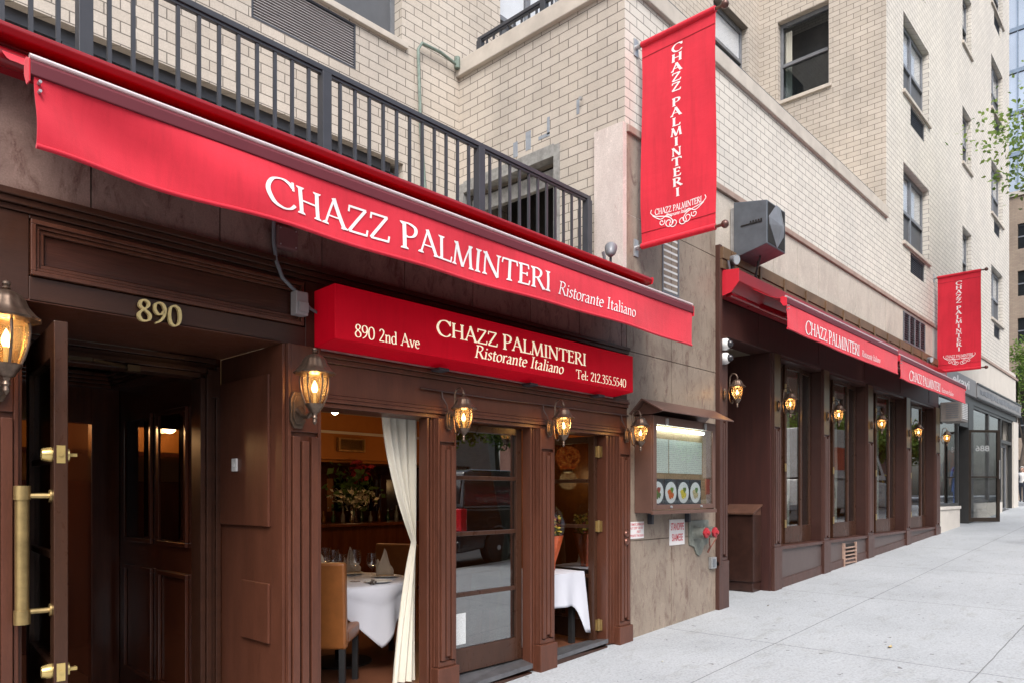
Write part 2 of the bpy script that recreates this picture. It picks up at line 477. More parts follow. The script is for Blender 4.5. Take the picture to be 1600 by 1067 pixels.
# glyph: (advance, [strokes]); stroke: (weight, is_curve, points); serif: ('s', x, y, half_width)
S_, C_ = False, True
GL = {
 'C': (.86, [(1, C_, [(.80, .79), (.68, .93), (.48, .985), (.22, .86), (.08, .5), (.22, .14), (.48, .015), (.68, .06), (.82, .22)]), (.55, S_, [(.80, 1.0), (.80, .70)])]),
 'H': (.88, [(1, S_, [(.16, 0), (.16, 1)]), (1, S_, [(.70, 0), (.70, 1)]), (1, S_, [(.16, .51), (.70, .51)]), ('s', .16, 0, .13), ('s', .16, 1, .13), ('s', .70, 0, .13), ('s', .70, 1, .13)]),
 'A': (.82, [(.62, S_, [(.08, 0), (.40, 1.04)]), (1.05, S_, [(.37, 1.04), (.74, 0)]), (.9, S_, [(.19, .36), (.60, .36)]), ('s', .08, 0, .12), ('s', .74, 0, .13)]),
 'Z': (.74, [(1.3, S_, [(.08, .965), (.64, .965)]), (1.0, S_, [(.62, .965), (.07, .035)]), (1.3, S_, [(.07, .035), (.66, .035)]), (.5, S_, [(.08, 1.0), (.06, .76)]), (.5, S_, [(.66, .0), (.70, .25)])]),
 'P': (.66, [(1, S_, [(.16, 0), (.16, 1)]), (1, C_, [(.14, .965), (.34, .975), (.54, .88), (.56, .70), (.46, .53), (.30, .465), (.22, .48)]), ('s', .16, 0, .14), ('s', .10, 1, .09)]),
 'L': (.64, [(1, S_, [(.16, 0), (.16, 1)]), (1.2, S_, [(.16, .035), (.58, .035)]), (.5, S_, [(.58, 0), (.63, .26)]), ('s', .16, 1, .14), ('s', .10, 0, .08)]),
 'M': (1.06, [(.6, S_, [(.12, 0), (.22, 1)]), (1.05, S_, [(.20, 1.0), (.52, .0)]), (.6, S_, [(.52, .0), (.84, 1)]), (1.0, S_, [(.82, 1), (.93, 0)]), ('s', .12, 0, .11), ('s', .93, 0, .13), ('s', .16, 1, .07), ('s', .88, 1, .07)]),
 'I': (.36, [(1, S_, [(.18, 0), (.18, 1)]), ('s', .18, 0, .14), ('s', .18, 1, .14)]),
 'N': (.92, [(.6, S_, [(.15, 0), (.15, 1)]), (1.1, S_, [(.13, 1), (.76, -.02)]), (.6, S_, [(.76, 1), (.76, 0)]), ('s', .15, 0, .12), ('s', .76, 1, .12), ('s', .10, 1, .08)]),
 'T': (.76, [(1, S_, [(.38, 0), (.38, .98)]), (1.3, S_, [(.04, .965), (.72, .965)]), (.5, S_, [(.05, 1.0), (.02, .76)]), (.5, S_, [(.71, 1.0), (.74, .76)]), ('s', .38, 0, .14)]),
 'E': (.64, [(1, S_, [(.16, 0), (.16, 1)]), (1.2, S_, [(.16, .965), (.52, .965)]), (1, S_, [(.16, .52), (.46, .52)]), (1.2, S_, [(.16, .035), (.55, .035)]), (.5, S_, [(.52, 1), (.54, .78)]), (.5, S_, [(.46, .43), (.46, .62)]), (.5, S_, [(.55, 0), (.60, .24)]), ('s', .10, 0, .08), ('s', .10, 1, .08)]),
 'R': (.76, [(1, S_, [(.16, 0), (.16, 1)]), (1, C_, [(.14, .965), (.34, .975), (.52, .89), (.54, .72), (.44, .56), (.28, .50), (.20, .50)]), (1.05, S_, [(.34, .52), (.70, .0)]), ('s', .16, 0, .13), ('s', .10, 1, .09), ('s', .72, .0, .08)]),
 'i': (.28, [(1, S_, [(.14, 0), (.14, .60)]), (1.1, S_, [(.14, .77), (.14, .87)]), ('s', .09, .6, .07), ('s', .14, 0, .11)]),
 's': (.40, [(1, C_, [(.33, .52), (.20, .60), (.09, .50), (.12, .39), (.28, .27), (.32, .13), (.20, .01), (.06, .09)])]),
 't': (.34, [(1, C_, [(.14, .78), (.14, .30), (.16, .06), (.24, .01), (.32, .05)]), (1.2, S_, [(.03, .585), (.30, .585)])]),
 'o': (.52, [(1, C_, [(.26, .605), (.10, .50), (.06, .30), (.12, .08), (.26, .0), (.40, .10), (.46, .30), (.40, .52), (.26, .605)])]),
 'r': (.38, [(1, S_, [(.12, 0), (.12, .6)]), (1, C_, [(.13, .42), (.20, .56), (.28, .60), (.36, .55)]), ('s', .07, .6, .06), ('s', .12, 0, .10)]),
 'a': (.48, [(1, C_, [(.09, .50), (.20, .60), (.31, .54), (.34, .42), (.34, .12), (.39, .01), (.46, .04)]), (1, C_, [(.34, .36), (.16, .30), (.06, .16), (.13, .02), (.26, .04), (.34, .14)])]),
 'n': (.56, [(1, S_, [(.12, 0), (.12, .6)]), (1, C_, [(.13, .44), (.24, .57), (.35, .58), (.42, .46), (.42, 0)]), ('s', .07, .6, .06), ('s', .12, 0, .10), ('s', .42, 0, .10)]),
 'e': (.46, [(1, C_, [(.08, .33), (.40, .36), (.37, .52), (.25, .605), (.11, .50), (.06, .30), (.12, .08), (.26, .0), (.41, .09)])]),
 'l': (.28, [(1, S_, [(.14, 0), (.14, 1)]), ('s', .09, 1, .07), ('s', .14, 0, .11)]),
 'd': (.54, [(1, S_, [(.42, .0), (.42, 1)]), (1, C_, [(.42, .50), (.26, .60), (.10, .50), (.06, .30), (.12, .06), (.26, .0), (.42, .12)]), ('s', .37, 1, .07), ('s', .46, 0, .06)]),
 'v': (.50, [(1.0, S_, [(.06, .6), (.25, 0)]), (.6, S_, [(.25, 0), (.43, .6)]), ('s', .06, .6, .09), ('s', .43, .6, .08)]),
 '8': (.56, [(1, C_, [(.28, .52), (.10, .70), (.16, .94), (.30, .99), (.44, .88), (.40, .68), (.20, .50), (.06, .28), (.12, .06), (.28, .0), (.46, .08), (.50, .28), (.40, .44), (.28, .52)])]),
 '9': (.56, [(1, C_, [(.46, .62), (.36, .46), (.20, .44), (.08, .62), (.10, .88), (.26, .99), (.42, .92), (.50, .66), (.44, .34), (.28, .10), (.10, -.02)])]),
 '0': (.58, [(1, C_, [(.29, .99), (.12, .86), (.06, .5), (.12, .12), (.29, .0), (.46, .14), (.52, .5), (.46, .86), (.29, .99)])]),
 '2': (.54, [(1, C_, [(.08, .80), (.16, .95), (.32, .98), (.44, .82), (.38, .58), (.20, .26), (.07, .04)]), (1.4, S_, [(.06, .04), (.48, .04)])]),
 '1': (.40, [(1, S_, [(.20, 0), (.20, .98)]), (.6, S_, [(.08, .84), (.20, .97)]), ('s', .20, 0, .13)]),
 '3': (.50, [(1, C_, [(.08, .86), (.20, .98), (.38, .92), (.40, .70), (.22, .54), (.40, .44), (.44, .20), (.30, .02), (.06, .04)])]),
 '4': (.56, [(1, S_, [(.38, 0), (.38, .98)]), (.7, S_, [(.37, .98), (.05, .28)]), (1.3, S_, [(.05, .28), (.52, .28)])]),
 '5': (.50, [(1.3, S_, [(.13, .95), (.44, .95)]), (.6, S_, [(.14, .95), (.12, .55)]), (1, C_, [(.12, .55), (.30, .56), (.44, .40), (.40, .14), (.24, .01), (.06, .05)])]),
 '.': (.24, [(1.4, S_, [(.12, .0), (.12, .11)])]),
 ':': (.26, [(1.4, S_, [(.12, .0), (.12, .11)]), (1.4, S_, [(.12, .42), (.12, .53)])]),
 ' ': (.34, []),
}
def text_width(s, track=0):
    return sum(GL[c][0] + track for c in s) - track
def pen_text(mb, s, place, h, sx=1.0, x0=0.0, y0=0.0, slant=0.0, bold=.115, thin=.045, nib=14, track=0.0, width=None, caps=None, depth=0.003, k0=0, climb=0.0):
    """place(x, y, lift) -> world point for text metres x (along), y (up) and lift off the surface. width fits the run to that length."""
    if width is not None:
        sx = width / ((text_width(s, track) + ((caps - 1) * sum(GL[c][0] for c, p in zip(s, ' ' + s) if p == ' ' and c != ' ') if caps else 0)) * h)
    e1 = (math.cos(R(nib)), math.sin(R(nib))); e2 = (-e1[1], e1[0])
    a, b = bold / 2, thin / 2
    x = 0.0
    prev_ = ' '
    k = k0
    for ch in s:
        adv, strokes = GL[ch]
        ini = caps and ch.isupper() and (prev_ == ' ')
        g_ = caps if ini else 1.0
        gd_ = -.10 * (caps - 1) * 5 if ini else 0.0
        prev_ = ch
        for st in strokes:
            lift = depth + .00008 * (k % 9); k += 1
            polys = []
            if st[0] == 's':
                _, px, py, hw = st
                sg = 1 if py < .3 else -1
                t = thin * .9
                polys.append([(px - hw, py), (px + hw, py), (px + hw * .85, py + sg * t), (px + hw * .3, py + sg * (t * 2.1)), (px - hw * .3, py + sg * (t * 2.1)), (px - hw * .85, py + sg * t)])
            else:
                w, cur, pts = st
                P = spline(pts) if cur else [tuple(p[a] + (q[a] - p[a]) * k_ / 8 for a in (0, 1)) for p, q in zip(pts, pts[1:]) for k_ in range(8)] + [pts[-1]]
                L, Rr = [], []
                for i, p in enumerate(P):
                    q0, q1 = P[max(i - 1, 0)], P[min(i + 1, len(P) - 1)]
                    dx, dy = q1[0] - q0[0], q1[1] - q0[1]
                    l = math.hypot(dx, dy) or 1
                    nx, ny = -dy / l, dx / l
                    hh = math.hypot(a * (nx * e1[0] + ny * e1[1]), b * (nx * e2[0] + ny * e2[1])) * w
                    L.append((p[0] + nx * hh, p[1] + ny * hh)); Rr.append((p[0] - nx * hh, p[1] - ny * hh))
                for i in range(len(P) - 1):
                    polys.append([Rr[i], Rr[i + 1], L[i + 1], L[i]])
            for pl in polys:
                vs = []
                for (px, py) in pl:
                    X = x0 + (x + px * g_ + slant * py) * h * sx
                    Yv = y0 + (py * g_ + gd_) * h + climb * X
                    vs.append(place(X, Yv, lift))
                mb.add(vs, [tuple(range(len(vs)))])
        x += adv * g_ + track
    return k
def sans_text(mb, s, place, h, width=None, x0=0, y0=0, bold=0.0, depth=.003, align='LEFT', spacing=1.0):
    cu = bpy.data.curves.new('lettering', 'FONT'); cu.body = s; cu.size = 1; cu.offset = bold; cu.resolution_u = 3; cu.space_character = spacing
    o = bpy.data.objects.new('lettering', cu); COL.objects.link(o)
    dg = bpy.context.evaluated_depsgraph_get()
    me = bpy.data.meshes.new_from_object(o.evaluated_get(dg))
    xs = [v.co.x for v in me.vertices]; ys = [v.co.y for v in me.vertices]
    wx, hy = max(xs) - min(xs), .73
    sy = h / hy
    sx = sy if width is None else width / wx
    mn = min(xs)
    sh = -(wx * sx) / 2 if align == 'CENTER' else 0
    mb.add([place(x0 + sh + (v.co.x - mn) * sx, y0 + v.co.y * sy, depth) for v in me.vertices], [tuple(p.vertices) for p in me.polygons])
    bpy.data.objects.remove(o); bpy.data.curves.remove(cu); bpy.data.meshes.remove(me)

# ------------------------------------------------------------------ setting: ground
def ground_sheet(mb, x0, x1, y0, y1, dz, n=1):
    xs = sorted(set([x0, x1] + [v for v in (29.9,) if x0 < v < x1]))
    for a, b in zip(xs, xs[1:]):
        mb.add([(a, y0, gz(a) + dz), (b, y0, gz(b) + dz), (b, y1, gz(b) + dz), (a, y1, gz(a) + dz)], [(0, 1, 2, 3)])
KERB_Y = -5.35
g = MB(); ground_sheet(g, -60, 400, -300, 300, -.16)
tag(g.build('road', ASPH), kind='structure')
g = MB(); ground_sheet(g, -40, 31.2, KERB_Y, .9, 0)
tag(g.build('sidewalk', CONC), kind='structure')
KERBM = M('granite_kerb', (.30, .30, .30), .8, var=.2, vs=8)
g = MB()
for a, b in ((-40, 29.9), (29.9, 31.2)):
    g.add([(a, KERB_Y, gz(a) + .005), (b, KERB_Y, gz(b) + .005), (b, KERB_Y - .16, gz(b) + .005), (a, KERB_Y - .16, gz(a) + .005),
           (a, KERB_Y, gz(a) - .3), (b, KERB_Y, gz(b) - .3), (b, KERB_Y - .16, gz(b) - .3), (a, KERB_Y - .16, gz(a) - .3)],
          [(0, 1, 2, 3), (3, 2, 6, 7), (0, 4, 5, 1), (0, 3, 7, 4), (1, 5, 6, 2)])
g.box(31.2, 31.36, KERB_Y - .16, .9, gz(30) - .3, gz(30) + .004)
tag(g.build('kerb', KERBM), kind='structure')
g = MB(); ground_sheet(g, -60, 31, -40, -19.5, -.01)
g.box(43.5, 400, -40, -19.5, gz(30) - .2, gz(30) - .01)
tag(g.build('far_sidewalk', CONC), kind='structure')
g = MB(); g.box(43.5, 400, KERB_Y, 8, gz(30) - .2, gz(30) - .005)
tag(g.build('next_block_sidewalk', CONC), kind='structure')

# ------------------------------------------------------------------ walls with openings
def wall(mb, u0, u1, z0, z1, holes, fn, depth):
    """fn(u, z, d) -> point; d = 0 the face, d = depth the back. Faces, reveals of the openings, outer sides."""
    us = sorted(set([u0, u1] + [h[0] for h in holes] + [h[1] for h in holes]))
    zs = sorted(set([z0, z1] + [h[2] for h in holes] + [h[3] for h in holes]))
    us = [u for u in us if u0 <= u <= u1]; zs = [z for z in zs if z0 <= z <= z1]
    for i in range(len(us) - 1):
        for j in range(len(zs) - 1):
            cu, cz = (us[i] + us[i + 1]) / 2, (zs[j] + zs[j + 1]) / 2
            if any(h[0] < cu < h[1] and h[2] < cz < h[3] for h in holes): continue
            for d in (0, depth):
                mb.add([fn(us[i], zs[j], d), fn(us[i + 1], zs[j], d), fn(us[i + 1], zs[j + 1], d), fn(us[i], zs[j + 1], d)], [(0, 1, 2, 3)])
    for (a, b, c, e) in holes + [(u0, u1, z0, z1)]:
        for (p, q) in (((a, c), (b, c)), ((b, c), (b, e)), ((b, e), (a, e)), ((a, e), (a, c))):
            mb.add([fn(p[0], p[1], 0), fn(q[0], q[1], 0), fn(q[0], q[1], depth), fn(p[0], p[1], depth)], [(0, 1, 2, 3)])
def sash_window(bld, fn, u0, u1, z0, z1, d, kind, side=1, interior=None):
    """frame > panes, sill as parts of the building. d = setback of the frame inside the reveal."""
    fw = .06
    def bx(mb, a, b, c, e, d0, d1):
        pts = [fn(u, z, dd) for dd in (d0, d1) for z in (c, e) for u in (a, b)]
        mb.add(pts, [(0, 2, 3, 1), (4, 5, 7, 6), (0, 1, 5, 4), (2, 6, 7, 3), (0, 4, 6, 2), (1, 3, 7, 5)])
    f = MB()
    bx(f, u0, u0 + fw, z0, z1, d, d + .08); bx(f, u1 - fw, u1, z0, z1, d, d + .08)
    bx(f, u0 + fw, u1 - fw, z0, z0 + fw, d, d + .08); bx(f, u0 + fw, u1 - fw, z1 - fw * 1.5, z1, d, d + .08)
    zm = z0 + (z1 - z0) * .47
    panes = []
    if kind == 'double':
        um = (u0 + u1) / 2
        bx(f, um - .045, um + .045, z0 + fw, z1 - fw * 1.5, d - .01, d + .07)
        spans = [(u0 + fw, um - .045), (um + .045, u1 - fw)]
    else:
        spans = [(u0 + fw, u1 - fw)]
    for (a, b) in spans:
        bx(f, a, b, zm - .035, zm + .035, d - .015, d + .06)
    fo = f.build('window', GREYM, bld, bevel=.004)
    for (a, b) in spans:
        p = MB(); bx(p, a, b, z0 + fw, zm - .035, d + .03, d + .038); p.build('lower_pane', GLASSD if kind != 'double' else SCREEN, fo)
        p = MB(); bx(p, a, b, zm + .035, z1 - fw * 1.5, d + .02, d + .028); p.build('upper_pane', GLASSU, fo)
    s = MB(); bx(s, u0 - .06, u1 + .06, z0 - .075, z0 - .003, -.05, d + .02); s.build('sill', COPE, fo, bevel=.006)
    # room behind the glass: dark lining, shade half drawn
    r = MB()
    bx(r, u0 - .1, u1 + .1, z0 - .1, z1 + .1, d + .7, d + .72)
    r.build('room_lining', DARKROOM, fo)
    if interior:
        c = MB(); bx(c, u0 + fw, u1 - fw, z0 + (z1 - z0) * interior, z1 - fw, d + .045, d + .055); c.build('blind', BLIND, fo)
GLASSU = glass_mat('flat_window_glass', (.95, .96, .97), 1.2, 0, 1.0)
SCREEN = M('dark_insect_screen', (.095, .10, .11), .6, var=.12, vs=5)
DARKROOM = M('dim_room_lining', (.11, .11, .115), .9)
BLIND = M('white_roller_blind', (.80, .81, .83), .8, var=.04)
def fy(y0):            # wall parallel to the street at depth y0
    return lambda u, z, d: (u, y0 + d, z)
def fxm(x0):           # wall facing -x
    return lambda u, z, d: (x0 + d, u, z)

# ------------------------------------------------------------------ the brick apartment building
XW, XM, XE, YS = 6.387, 15.3, 28.2, 2.56
ZT, ZC, ZS, ZR = 3.75, 7.14, 5.5, 27.0
bld = thing('apartment_building', 'tan brick apartment building with stone cladding, terraces and grey sash windows above the restaurant', 'building', (XW, 0, 0))
big, nar, rgt = [], [], []
for k in range(-1, 5):
    dz = 3.11 * k
    if 6.79 + dz > 5.5:
        big.append((16.43, 18.42, 6.79 + dz, 8.42 + dz)); nar.append((21.68, 22.72, 7.06 + dz, 8.52 + dz)); rgt.append((25.35, 27.12, 6.80 + dz, 8.37 + dz))
lou = [(16.95, 18.12, h[2] - .53, h[2] - .10) for h in big]
lour = [(25.75, 26.75, h[2] - .50, h[2] - .10) for h in rgt]
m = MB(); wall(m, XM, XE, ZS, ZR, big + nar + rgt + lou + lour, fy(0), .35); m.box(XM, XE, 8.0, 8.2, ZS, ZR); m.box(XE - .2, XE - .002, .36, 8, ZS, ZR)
m.build('street_wall', BRICK_LIT, bld)
sidew = [(1.09, 2.16, 9.98 + 3.11 * k, 11.70 + 3.11 * k) for k in range(0, 5)]
m = MB(); wall(m, .352, YS + .3, ZS, ZR, sidew, fxm(XM), .35)
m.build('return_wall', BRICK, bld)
m = MB(); m.box(XM, XM + .002, 0.0, .352, ZS, ZR); 
m = MB(); m.box(XM - .003, XM + .05, .003, .352, ZS, ZR); m.build('corner_brickwork', BRICK, bld)
setw = [(3.3, 5.46, 7.0, 8.7), (13.2, 14.74, 10.15, 11.5), (13.2, 14.74, 13.26, 14.6), (-1.6, 5.48, 3.76, 5.55), (3.55, 4.80, 6.39, 6.90), (7.15, 8.6, 7.2, 9.4), (9.6, 11.2, 10.0, 11.5), (-1.5, 1.0, 7.0, 8.7)]
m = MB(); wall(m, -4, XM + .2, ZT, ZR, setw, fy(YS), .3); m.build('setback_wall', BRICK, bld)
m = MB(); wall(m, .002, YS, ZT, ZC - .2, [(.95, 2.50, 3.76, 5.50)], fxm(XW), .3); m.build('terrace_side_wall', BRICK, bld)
m = MB(); m.box(XW + .0015, XM - .001, 0, .29, ZS, ZC - .2); m.build('terrace_front_wall', BRICK_LIT, bld)
m = MB(); m.box(XW - .06, XM - .002, -.05, .36, ZC - .2, ZC); m.box(XW - .06, XW + .30, .362, YS - .002, ZC - .2, ZC - .001); m.build('terrace_coping', COPE, bld, bevel=.01)
m = MB(); m.box(XW + .31, XM - .003, .37, YS - .003, ZC - .3, ZC - .15); m.box(-4, XW - .002, .02, YS - .003, ZT - .2, ZT); m.build('terrace_floor', COPE, bld)
m = MB(); m.box(-4, XM, YS + .31, 8, ZT, ZT + .1); m.box(-4, XE, 8.2, 8.4, 0, ZR); m.box(-4, XE, .4, 8.4, ZR, ZR + .2); m.build('inner_slab', DARKROOM, bld)
# windows of the building
for i, h in enumerate(big): sash_window(bld, fy(0), *h, .13, 'double', interior=.45)
for h in nar: sash_window(bld, fy(0), *h, .12, 'single', interior=.5)
for i, h in enumerate(rgt): sash_window(bld, fy(0), *h, .12, 'double', interior=.5)
for h in sidew: sash_window(bld, fxm(XM), *h, .14, 'single')
for h in (setw[1], setw[2], setw[6]): sash_window(bld, fy(YS), *h, .14, 'single', interior=.5)
for h in (setw[0], setw[7]): sash_window(bld, fy(YS), *h, .14, 'double')
sash_window(bld, fy(YS), *setw[5], .14, 'double', interior=.3)
cur = MB()
cur.grid(lambda u, v: (XM + .26 + .012 * math.sin(v * 40), 1.95 + .15 * v, 10.06 + 1.5 * u), 2, 16, (.004, 0, 0)); cur.build('curtain', CURT, bld)
def louvre(fn, u0, u1, z0, z1, d, n, mat, fr, name='louvre', parent=None, vert=0):
    def bx(mb, a, b, c, e, d0, d1):
        pts = [fn(u, z, dd) for dd in (d0, d1) for z in (c, e) for u in (a, b)]
        mb.add(pts, [(0, 2, 3, 1), (4, 5, 7, 6), (0, 1, 5, 4), (2, 6, 7, 3), (0, 4, 6, 2), (1, 3, 7, 5)])
    m = MB()
    t = .022
    bx(m, u0, u0 + t, z0, z1, d, d + .06); bx(m, u1 - t, u1, z0, z1, d, d + .06); bx(m, u0 + t, u1 - t, z0, z0 + t, d, d + .06); bx(m, u0 + t, u1 - t, z1 - t, z1, d, d + .06)
    for k in range(1, vert + 1):
        uc = u0 + (u1 - u0) * k / (vert + 1); bx(m, uc - .02, uc + .02, z0 + t, z1 - t, d - .005, d + .055)
    o = m.build(name, fr, parent)
    s = MB()
    for k in range(n):
        za = z0 + t + (z1 - z0 - 2 * t) * (k + .2) / n; zb = za + (z1 - z0 - 2 * t) / n * .42
        bx(s, u0 + t, u1 - t, za, za + (zb - za) * .75, d + .01, d + .03)
    s.build('slats', mat, o)
    b = MB(); bx(b, u0, u1, z0, z1, d + .075, d + .085); b.build('backing', DARK, o)
    return o
for h in lou + lour: louvre(fy(0), *h, .03, 9, STEELD, GREYM, parent=bld)
louvre(fy(YS), *setw[4], .0, 16, GREYP, STEELD, parent=bld)
# sliding doors onto the lower terrace and the steel framed opening in the terrace side wall
m = MB()
for u in (-1.6, .1, 1.9, 3.7, 5.36): m.box(u, u + .12, YS + .1, YS + .2, 3.76, 5.438)
m.box(-1.48, 5.36, YS + .1, YS + .2, 5.44, 5.55)
so = m.build('sliding_door', STEELD, bld)
m = MB(); m.box(-1.48, 5.36, YS + .15, YS + .16, 3.76, 5.44); m.build('pane', GLASSD, so)
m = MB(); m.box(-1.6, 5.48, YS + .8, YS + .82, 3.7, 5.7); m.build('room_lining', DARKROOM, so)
m = MB()
STEELF = M('weathered_steel_frame', (.30, .30, .29), .6, metal=.3, var=.4, vs=12)
m.box(XW - .02, XW + .12, .88, .96, 3.76, 5.56); m.box(XW - .02, XW + .12, 2.46, 2.54, 3.76, 5.56)
m.box(XW - .02, XW + .12, .96, 2.46, 5.44, 5.58); m.box(XW + .13, XW + .2, .96, 2.46, 5.2, 5.38); m.bar((XW + .2, .96, 4.55), (XW + .25, 2.46, 4.35), .05); m.bar((XW + .2, .96, 4.2), (XW + .25, 2.46, 4.0), .07)
so = m.build('steel_opening', STEELF, bld)
m = MB(); m.box(XW + .9, XW + .95, .6, 2.8, 3.7, 5.6); m.build('backing', DARK, so)
PATCH = M('grey_cement_patch', (.27, .30, .34), .8, var=.2, vs=20)
m = MB()
for (a, b, c, e) in ((1.53, 1.60, 5.62, 5.80), (1.32, 1.40, 5.64, 5.86), (1.03, 1.07, 5.72, 5.92), (1.03, 1.20, 5.70, 5.74), (.60, .64, 5.80, 5.96)):
    m.box(XW - .004, XW + .01, a, b, c, e)
m.build('cement_patches', PATCH, bld)
m = MB(); m.tube([(XW - .03, .55, 5.93), (XW - .06, .55, 5.93)], .02, 8); m.build('bolt', GALV, bld)
# stone cladding of the street front
gap = .004
m = MB()
js = [-4.0] + [1.318 + .7155 * k for k in range(-5, 8)] + [XW + .03]
js = sorted(j for j in js)
for a, b in zip(js, js[1:]):
    m.box(a + gap, b - gap, .0, .05, 3.135, ZT + .1)
m.build('granite_fascia', GRANITE, bld)
m = MB()
m.box(-4, 8.375, .052, .30, 2.6, ZT - .2); m.box(XW + .035, 8.375, .052, .30, -.4, ZS - .002); m.box(8.375, XM, .056, .3, 4.70, ZS - .002); m.box(XM, 29.7, .056, .3, 4.6, ZS - .002)
m.build('backing_wall', DARK, bld)
m = MB()
for (a, b) in ((XW + .032, 7.32), (7.32, 8.375)):
    for (c, e) in ((gz(XW) - .2, 1.10), (1.10, 3.11)):
        m.box(a + gap, b - gap, .0, .05, c + gap, e - gap)
    m.box(a + gap, b - gap, .0, .05, 3.11 + gap, 4.55 - gap); m.box(a + gap, b - gap, .0, .05, 4.55 + gap, ZS - .10)
m.build('granite_wall_panels', GRANL, bld)
m = MB(); m.box(XW - .04, XW + .028, -.002, .05, 3.86, ZS - .005); m.box(XW - .04, XW - .001, .05, .37, 3.86, ZS - .005); m.build('corner_stone', PINKST, bld)
m = MB()
us = [8.375 + .86 * k for k in range(0, 9)] + [16.42]
for a, b in zip(us, us[1:]): m.box(a + gap * 1.3, b - gap * 1.3, .004, .055, 4.70, ZS - .10)
us = [18.12, 18.9, 19.7]
for a, b in zip(us, us[1:]): m.box(a + gap * .6, b - gap * .6, .004, .055, 4.70, ZS - .10)
m.box(16.43, 18.11, .004, .055, 5.36, ZS - .10)
m.build('travertine_band', TRAV, bld)
STRING = M('brown_string_course', (.33, .24, .20), .7, var=.2)
m = MB(); m.box(XW + .03, 29.7, -.03, .05, ZS - .095, ZS - .02); m.build('string_course', STRING, bld, bevel=.006)
m = MB(); m.box(XW + .032, XE, -.012, .05, ZS - .018, ZS - .001); m.build('string_course_top', COPE, bld)
m = MB(); m.box(19.7, 29.75, .0, .055, 4.62, ZS - .10); m.box(XE, 29.75, .0, .3, ZS, ZS + .1); m.box(29.4, 29.75, .0, 8, 1.0, ZS + .1); m.build('limestone_band', LIMEST, bld)
louvre(fy(-.01), 16.45, 18.08, 4.74, 5.35, .0, 12, STEELD, GREYM, parent=bld, vert=3)
louvre(fy(-.012), 7.115, 7.477, 3.86, 5.0, .0, 15, WHITEP, GREYM, parent=bld)

# ------------------------------------------------------------------ first shopfront (entrance and folding glass doors)
XF0, XF1 = -4.0, 6.43
sf = thing('restaurant_shopfront', 'dark brown panelled wooden shopfront with open doorway under the large red awning', 'shopfront', (3.5, 0, 0))
def fluted_pilaster(parent, x0, x1, zb, zt, y=-.04, ribs=3, plinth=.235, wood=WOOD, ribtop=1.98, ply=.03, zp=None):
    zp = plinth if zp is None else zp
    m = MB(); m.box(x0, x1, y + .018, .12, zp, zt); m.box(x0, x0 + (x1 - x0) * .09, y - .004, y + .017, zp, zt); m.box(x1 - (x1 - x0) * .09, x1, y - .004, y + .017, zp, zt); m.box(x0 + (x1 - x0) * .09 + .001, x1 - (x1 - x0) * .09 - .001, y - .003, y + .017, ribtop + .03, zt); m.box(x0 + (x1 - x0) * .09 + .001, x1 - (x1 - x0) * .09 - .001, y - .003, y + .017, zp, zp + .04)
    w = (x1 - x0)
    rw = w * .105
    for k in range(ribs):
        c = x0 + w * (.22 + .56 * k / (ribs - 1))
        dz = .03 if k == ribs // 2 else 0
        m.box(c - rw, c + rw, y - .018, y + .0175, zp + .05 + dz, ribtop - dz)
    m.box(x0 - .012, x0 - .001, y + .03, .10, zp, zt)
    o = m.build('pilaster', wood, parent, bevel=.004)
    p = MB(); p.box(x0 - .025, x1 + .012, y - ply, .10, gz(x0) - .12, zp - .002); p.build('plinth', wood, o, bevel=.006)
    return o
fluted_pilaster(sf, .74, .975, 0, 2.55, ribtop=1.98, zp=.1)
fluted_pilaster(sf, 2.47, 2.715, 0, 2.585, ribtop=1.98, zp=.1)
fluted_pilaster(sf, 3.765, 3.955, 0, 2.195)
fluted_pilaster(sf, 4.985, 5.185, 0, 2.195)
fluted_pilaster(sf, 6.225, 6.43, 0, 2.195)
m = MB(); m.box(XF0, .735, .0, .12, -.6, 2.585); 
for k in range(7): m.box(.04 + .1 * k, .09 + .1 * k, -.012, -.001, .1, 2.0)
m.build('left_panelling', WOOD, sf, bevel=.004)
def jamb(x0, x1, zt, name='jamb', dep=.10, n=3):
    m = MB()
    w = (x1 - x0) / n
    for k in range(n): m.box(x0 + w * k + .001, x0 + w * (k + 1) - .001, .0 + .012 * ((k * 2) % 3), dep, gz(x0) + .02, zt)
    return m.build(name, WOOD, sf, bevel=.003)
jamb(3.685, 3.752, 2.195); jamb(4.897, 4.97, 2.195); jamb(6.055, 6.21, 2.195, dep=.16, n=4)
# entablature over the folding doors
m = MB()
m.box(2.717, XF1, .0, .25, 2.285, 2.50)
for (z0, z1, y) in ((2.197, 2.228, -.005), (2.230, 2.256, -.022), (2.258, 2.283, -.012), (2.502, 2.535, -.018), (2.537, 2.565, -.035), (2.567, 2.588, -.02)):
    m.box(2.717, XF1, y, .25, z0, z1)
m.build('entablature', WOOD, sf, bevel=.004)
m = MB(); m.box(XF0, 1.03, .0, .25, 2.59, 3.03); m.box(2.62, XF1, .0, .25, 2.59, 3.03); m.box(1.03, 2.62, .0, .25, 2.587, 2.715); m.box(1.03, 2.62, .0, .25, 3.01, 3.03); m.box(1.03, 2.62, .045, .25, 2.715, 3.01)
for (z0, z1, y) in ((3.032, 3.06, -.012), (3.062, 3.095, -.03), (3.097, 3.132, -.045)): m.box(XF0, XF1, y, .25, z0, z1)
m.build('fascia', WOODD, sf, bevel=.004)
m = MB()
for k, (i, o) in enumerate(((.0, .022), (.024, .040), (.042, .062))):
    y0 = -.022 + .012 * k
    a, b, c, e = 1.035 + i, 2.60 - i, 2.72 + i, 3.005 - i
    t = o - i
    m.box(a, b, y0, .04, c, c + t); m.box(a, b, y0, .04, e - t, e); m.box(a, a + t, y0 + .001, .04, c + t, e - t); m.box(b - t, b, y0 + .001, .04, c + t, e - t)
